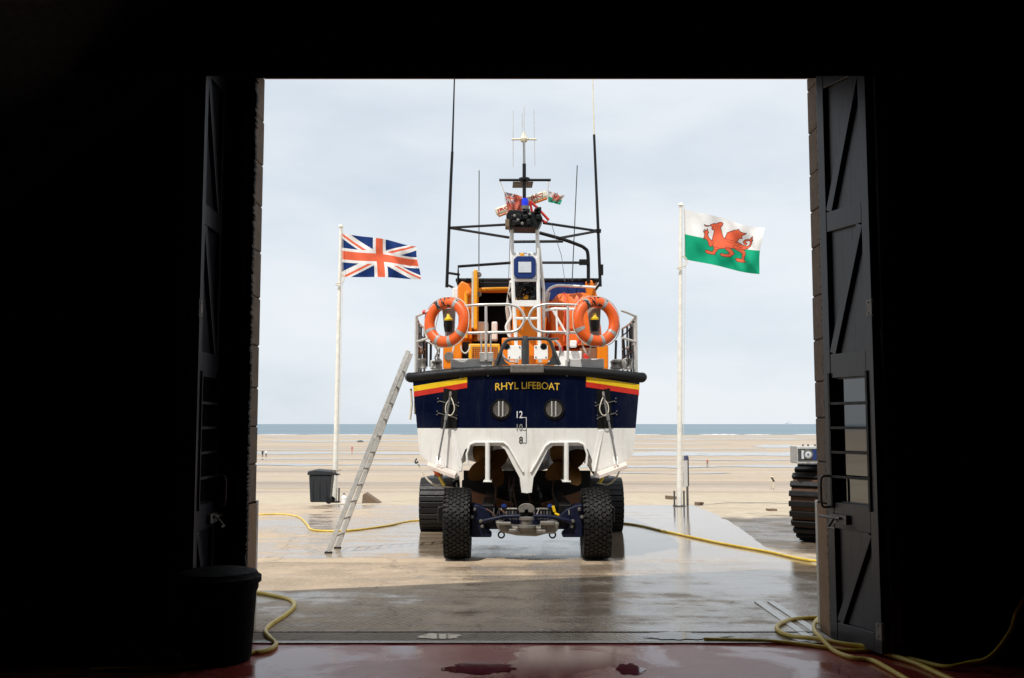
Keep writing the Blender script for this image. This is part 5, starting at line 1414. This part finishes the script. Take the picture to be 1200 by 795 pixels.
# odds and ends at the edge of the apron
r0 = G(425, 590); a_, b_, c_ = P(424, 590, 31.4), P(445.5, 590, 31.4), P(428, 578, 31.4)
m = MB(); m.prism([a_, b_, c_, P(425, 580, 31.4)], V((0, .5, 0))); tag(m.build('timber_wedge', M['wood'], bevel=.01), 'brown wooden wedge lying on the sand behind the ladder', 'wedge')
bo = G(403, 590); bt = thing('bottle', 'small white plastic bottle standing at the foot of the left flagpole', 'bottle', bo)
m = MB(); m.lathe([(0, 0), (.09, 0), (.09, .18), (.035, .24), (.035, .29), (0, .29)], bo, 'Z', 16); m.build('body', M['cloth_white'], bt, smooth=True)
m = MB(); m.lathe([(.036, .27), (.038, .31), (0, .31)], bo, 'Z', 12); m.build('cap', M['galv'], bt, smooth=True)
random.seed(5)
for (px, py, w_, h_, lab) in ((787, 585.5, .5, .14, 'dark timber offcut lying behind the right flagpole foot'), (819, 592.5, .22, .10, 'small dark block at the corner of the slipway by the sign'), (904, 599, .25, .06, 'flat dark scrap lying on the pale sand near the tractor')):
    p = G(px, py, zb); m = MB(); Rm = Matrix.Rotation(random.uniform(-.4, .4), 3, 'Z') @ Matrix.Rotation(.1, 3, 'Y'); m.cbox(p + V((0, 0, h_/2)), (w_, .2, h_), 0, Rm); m.cbox(p + V((.1, .1, h_*.7)), (w_*.6, .12, h_*.5), 0, Rm); tag(m.build('timber_scrap', M['wood'], bevel=.01), lab, 'timber')

# ------------------------------------------------------------------ tracked tractor mostly behind the right jamb
tb0 = G(966, 636, zb); tb0.z = zb(tb0.y)
TO = P(946, 632, 17.6); TO.z = zb(17.6) + .0
tr = thing('launch_tractor', 'tracked launch tractor half hidden behind the right door jamb', 'tractor', (TO.x + 2.0, TO.y + 1.4, TO.z))
YAW = math.radians(-36)          # local +y = rear; front faces the slipway
Rt = Matrix.Rotation(YAW, 3, 'Z')
fr = P(941, 575, 17.6)         # front-most point of the near track
H = P(940, 545, 17.6).z - TO.z; R = H/2
fw = Rt @ V((0, -1, 0)); rt_ = Rt @ V((1, 0, 0))
org = V((fr.x, 17.6, TO.z)) - fw*R + rt_*.0
def loc(x, y, z): return org + rt_*x - fw*y + V((0, 0, z))
def lbox(m, a, b): 
    Mx = Matrix((rt_, -fw, V((0, 0, 1)))).transposed().to_4x4(); Mx.translation = org; m.box(a, b, 0, Mx)
for xo in (0, 1.75):
    m = MB(); W = .52; Lh = 2.6; ring = []; n = 12
    for k in range(n+1): a = math.pi/2 + math.pi*k/n; ring.append((R*math.cos(a), R + R*math.sin(a), a))
    for k in range(1, 14): ring.append((Lh*k/14, 0, -math.pi/2))
    for k in range(n+1): a = -math.pi/2 + math.pi*k/n; ring.append((Lh + R*math.cos(a), R + R*math.sin(a), a))
    for k in range(1, 14): ring.append((Lh - Lh*k/14, 2*R, math.pi/2))
    mr = MB(); base3 = Matrix((rt_, -fw, V((0, 0, 1)))).transposed()
    for (y, z, a) in ring:
        Rm = base3 @ Matrix.Rotation(a - math.pi/2, 3, 'X'); c = loc(xo, y, z)
        m.cbox(c + Rm @ V((0, 0, -.01)), (W, .10, .075), 0, Rm); mr.cbox(c + Rm @ V((0, 0, -.05)), (W*.92, .19, .03), 0, Rm)
    belt = m.build('track_shoes', M['track'], tr, bevel=.012); mr.build('track_belt', M['darkrust'], belt)
    m = MB()
    for cy in (0, Lh):
        p0, p1 = loc(xo - W*.4, cy, R), loc(xo + W*.4, cy, R); m.cyl(p0, p1, R*.8, n=28)
    lbox(m, (xo - W*.3, 0, R - .2), (xo + W*.3, Lh, R + .2)); m.build('track_frame', M['black'], belt)
m = MB(); lbox(m, (.30, -.2, .45), (1.45, Lh + .3, 1.55)); lbox(m, (.2, 1.0, 1.56), (1.55, Lh + .2, 2.5)); bdy = m.build('body', M['blue'], tr, bevel=.05)
m = MB(); lbox(m, (.3, .994, 1.75), (1.45, .998, 2.35)); m.build('windscreen', M['glass'], bdy)
# light panel: pale bracket over the front of the near track
pc = P(934.5, 533, 17.45)
pp = thing('x', 'x', 'x', (0, 0, 0)); bpy.data.objects.remove(pp)
e0, e1 = P(934.5, 543.5, 17.5), P(934.5, 523, 17.5)
m = MB(); zL0, zL1 = e0.z, e1.z; m.box((e0.x, 17.50, zL0), (e0.x + 1.15, 17.95, zL1)); lp = m.build('light_panel', M['grey'], tr, bevel=.01)
a_, b_ = P(934.8, 540, 17.485), P(934.8, 526, 17.485)
m = MB(); m.box((a_.x + .01, 17.484, a_.z), (a_.x + 1.10, 17.499, b_.z)); m.build('lamp_recess', M['dgrey'], lp)
m = MB(); m.lathe([(0, -.012), (.05, -.010), (.064, -.004), (.066, .0)], P(947, 532.5, 17.482), 'Y', 24); hl = m.build('headlamp', M['screen'], lp, smooth=True); m = MB(); m.lathe([(.062, -.004), (.066, -.02), (.082, -.02), (.086, .0)], P(947, 532.5, 17.482), 'Y', 24); m.build('bezel', M['galv'], hl, smooth=True); m = MB(); m.lathe([(0, -.018), (.02, -.016), (.022, -.008)], P(947, 532.5, 17.482), 'Y', 12); m.build('bulb_cap', M['oldsteel'], hl, smooth=True)
m = MB(); m.pbox(952.5, 527, 960, 539, 17.474, .009); m.build('blue_reflector', M['blue'], lp)
m = MB(); m.pbox(939.5, 528, 942, 538, 17.474, .009); m.build('side_lamp', M['screen'], lp)
for px in (941, 947, 955):
    for py in (522, 543): m = MB(); m.cyl(P(px, py + 1, 17.6), P(px, py - 1, 17.6), .018, n=8); m.build('bolt', M['dgrey'], lp)

# ------------------------------------------------------------------ people far out on the sand
def person(px, py, h, label, top, legs, group=None, stride=.12, lean=0.0, bag=False, facing=0.0):
    b = G(px, py, zb); r = thing('person', label, 'person', b, group)
    s = h/1.75; J = {}
    j = [(0, 0, .95), (0, 0, 1.15), (0, .01, 1.40), (0, 0, 1.52), (0, -.02, 1.66),
         (.10, 0, .90), (.12, -stride*.5, .50), (.12, -stride, .06), (.12, -stride-.14, .03),
         (-.10, 0, .90), (-.11, stride*.4, .50), (-.11, stride, .07), (-.11, stride-.12, .03),
         (.20, .01, 1.40), (.25, .05, 1.12), (.22, -.10, .90), (-.20, .01, 1.40), (-.25, .04, 1.12), (-.23, -.08, .88)]
    ed = [(0, 1), (1, 2), (2, 3), (3, 4), (0, 5), (5, 6), (6, 7), (7, 8), (0, 9), (9, 10), (10, 11), (11, 12), (2, 13), (13, 14), (14, 15), (2, 16), (16, 17), (17, 18)]
    rad = [.13, .13, .14, .055, .105, .10, .07, .045, .04, .10, .07, .045, .04, .06, .048, .04, .06, .048, .04]
    me = bpy.data.meshes.new('body'); Rz = Matrix.Rotation(facing, 3, 'Z')
    me.from_pydata([tuple((Rz @ V(p))*s) for p in j], ed, []); o = bpy.data.objects.new('body', me); link(o)
    o.modifiers.new('Skin', 'SKIN'); o.modifiers.new('Subsurf', 'SUBSURF').levels = 1
    for i, x in enumerate(rad): me.skin_vertices[0].data[i].radius = (x*s, x*s)
    me.skin_vertices[0].data[0].use_root = True
    dg = bpy.context.evaluated_depsgraph_get(); m2 = bpy.data.meshes.new_from_object(o.evaluated_get(dg)); bpy.data.objects.remove(o); m2.name = 'body'
    m2.materials.clear()
    for mt in (M['skin'], top, legs, M['hair']): m2.materials.append(mt)
    for p in m2.polygons:
        z = p.center.z/s; p.material_index = 3 if z > 1.68 else 0 if z > 1.50 else 1 if z > .93 else 2 if z > .12 else 3
        p.use_smooth = True
    o = bpy.data.objects.new('body', m2); link(o); o.parent = r
    if bag:
        m = MB(); m.bar(b + V((-.10, -.18, 1.35))*s if False else b + V((-.12*s, -.17*s, 1.38*s)), b + V((.22*s, -.19*s, .88*s)), .05, .16*s); m.build('bag', M['cloth_dark'], r, bevel=.02)
    return r
person(905, 573.5, 1.35, 'person in pale clothes with a dark bag walking on the sand near the tractor', M['cloth_pale'], M['cloth_pale'], bag=True)
person(307.6, 536.2, 1.75, 'distant person in dark clothes walking beside one in white', M['cloth_dark'], M['cloth_dark'], 'walkers far out on the beach')
person(311.8, 536.0, 1.72, 'distant person in white top and dark shorts next to the left jamb', M['cloth_white'], M['cloth_dark'], 'walkers far out on the beach')
person(412.5, 529.8, 1.7, 'tiny red figure far out between the flagpole and ladder', M['cloth_red'], M['cloth_red'], 'walkers far out on the beach')
person(829, 546, 1.2, 'tiny reddish figure on the sand right of the notice sign', M['cloth_red'], M['cloth_dark'], 'walkers far out on the beach')
p = G(422, 518.3, zb); m = MB()
for k in range(5): 
    m.lathe([(0, .9), (.45, .75), (.7, .35), (.75, 0)], p + V((k*.42 - .8, .2*math.sin(k*3), -.1*abs(k-2))), 'Z', 10)
tag(m.build('rock', M['dgrey'], smooth=True), 'low dark rock far out on the sand seen beside the ladder', 'rock')
# ship on the horizon
D = 9000; p = P(924, 497.3, D); p.z = zb(775)
sh = thing('ship', 'pale work vessel with thin masts on the sea horizon', 'ship', p)
m = MB(); m.prism([p + V((-34, 0, 2)), p + V((28, 0, 2)), p + V((36, 0, 9)), p + V((-36, 0, 8))], V((0, 12, 0))); m.build('hull', M['shiphaze'], sh)
m = MB(); m.box(p + V((-22, 2, 8)), p + V((-4, 10, 18))); m.build('deckhouse', M['shiphaze'], sh)
for x, h in ((6, 44), (-8, 30), (18, 24)):
    m = MB(); m.cyl(p + V((x, 6, 8)), p + V((x + 3, 6, 8 + h)), 1.4, .8, n=8); m.build('mast', M['shiphaze'], sh)
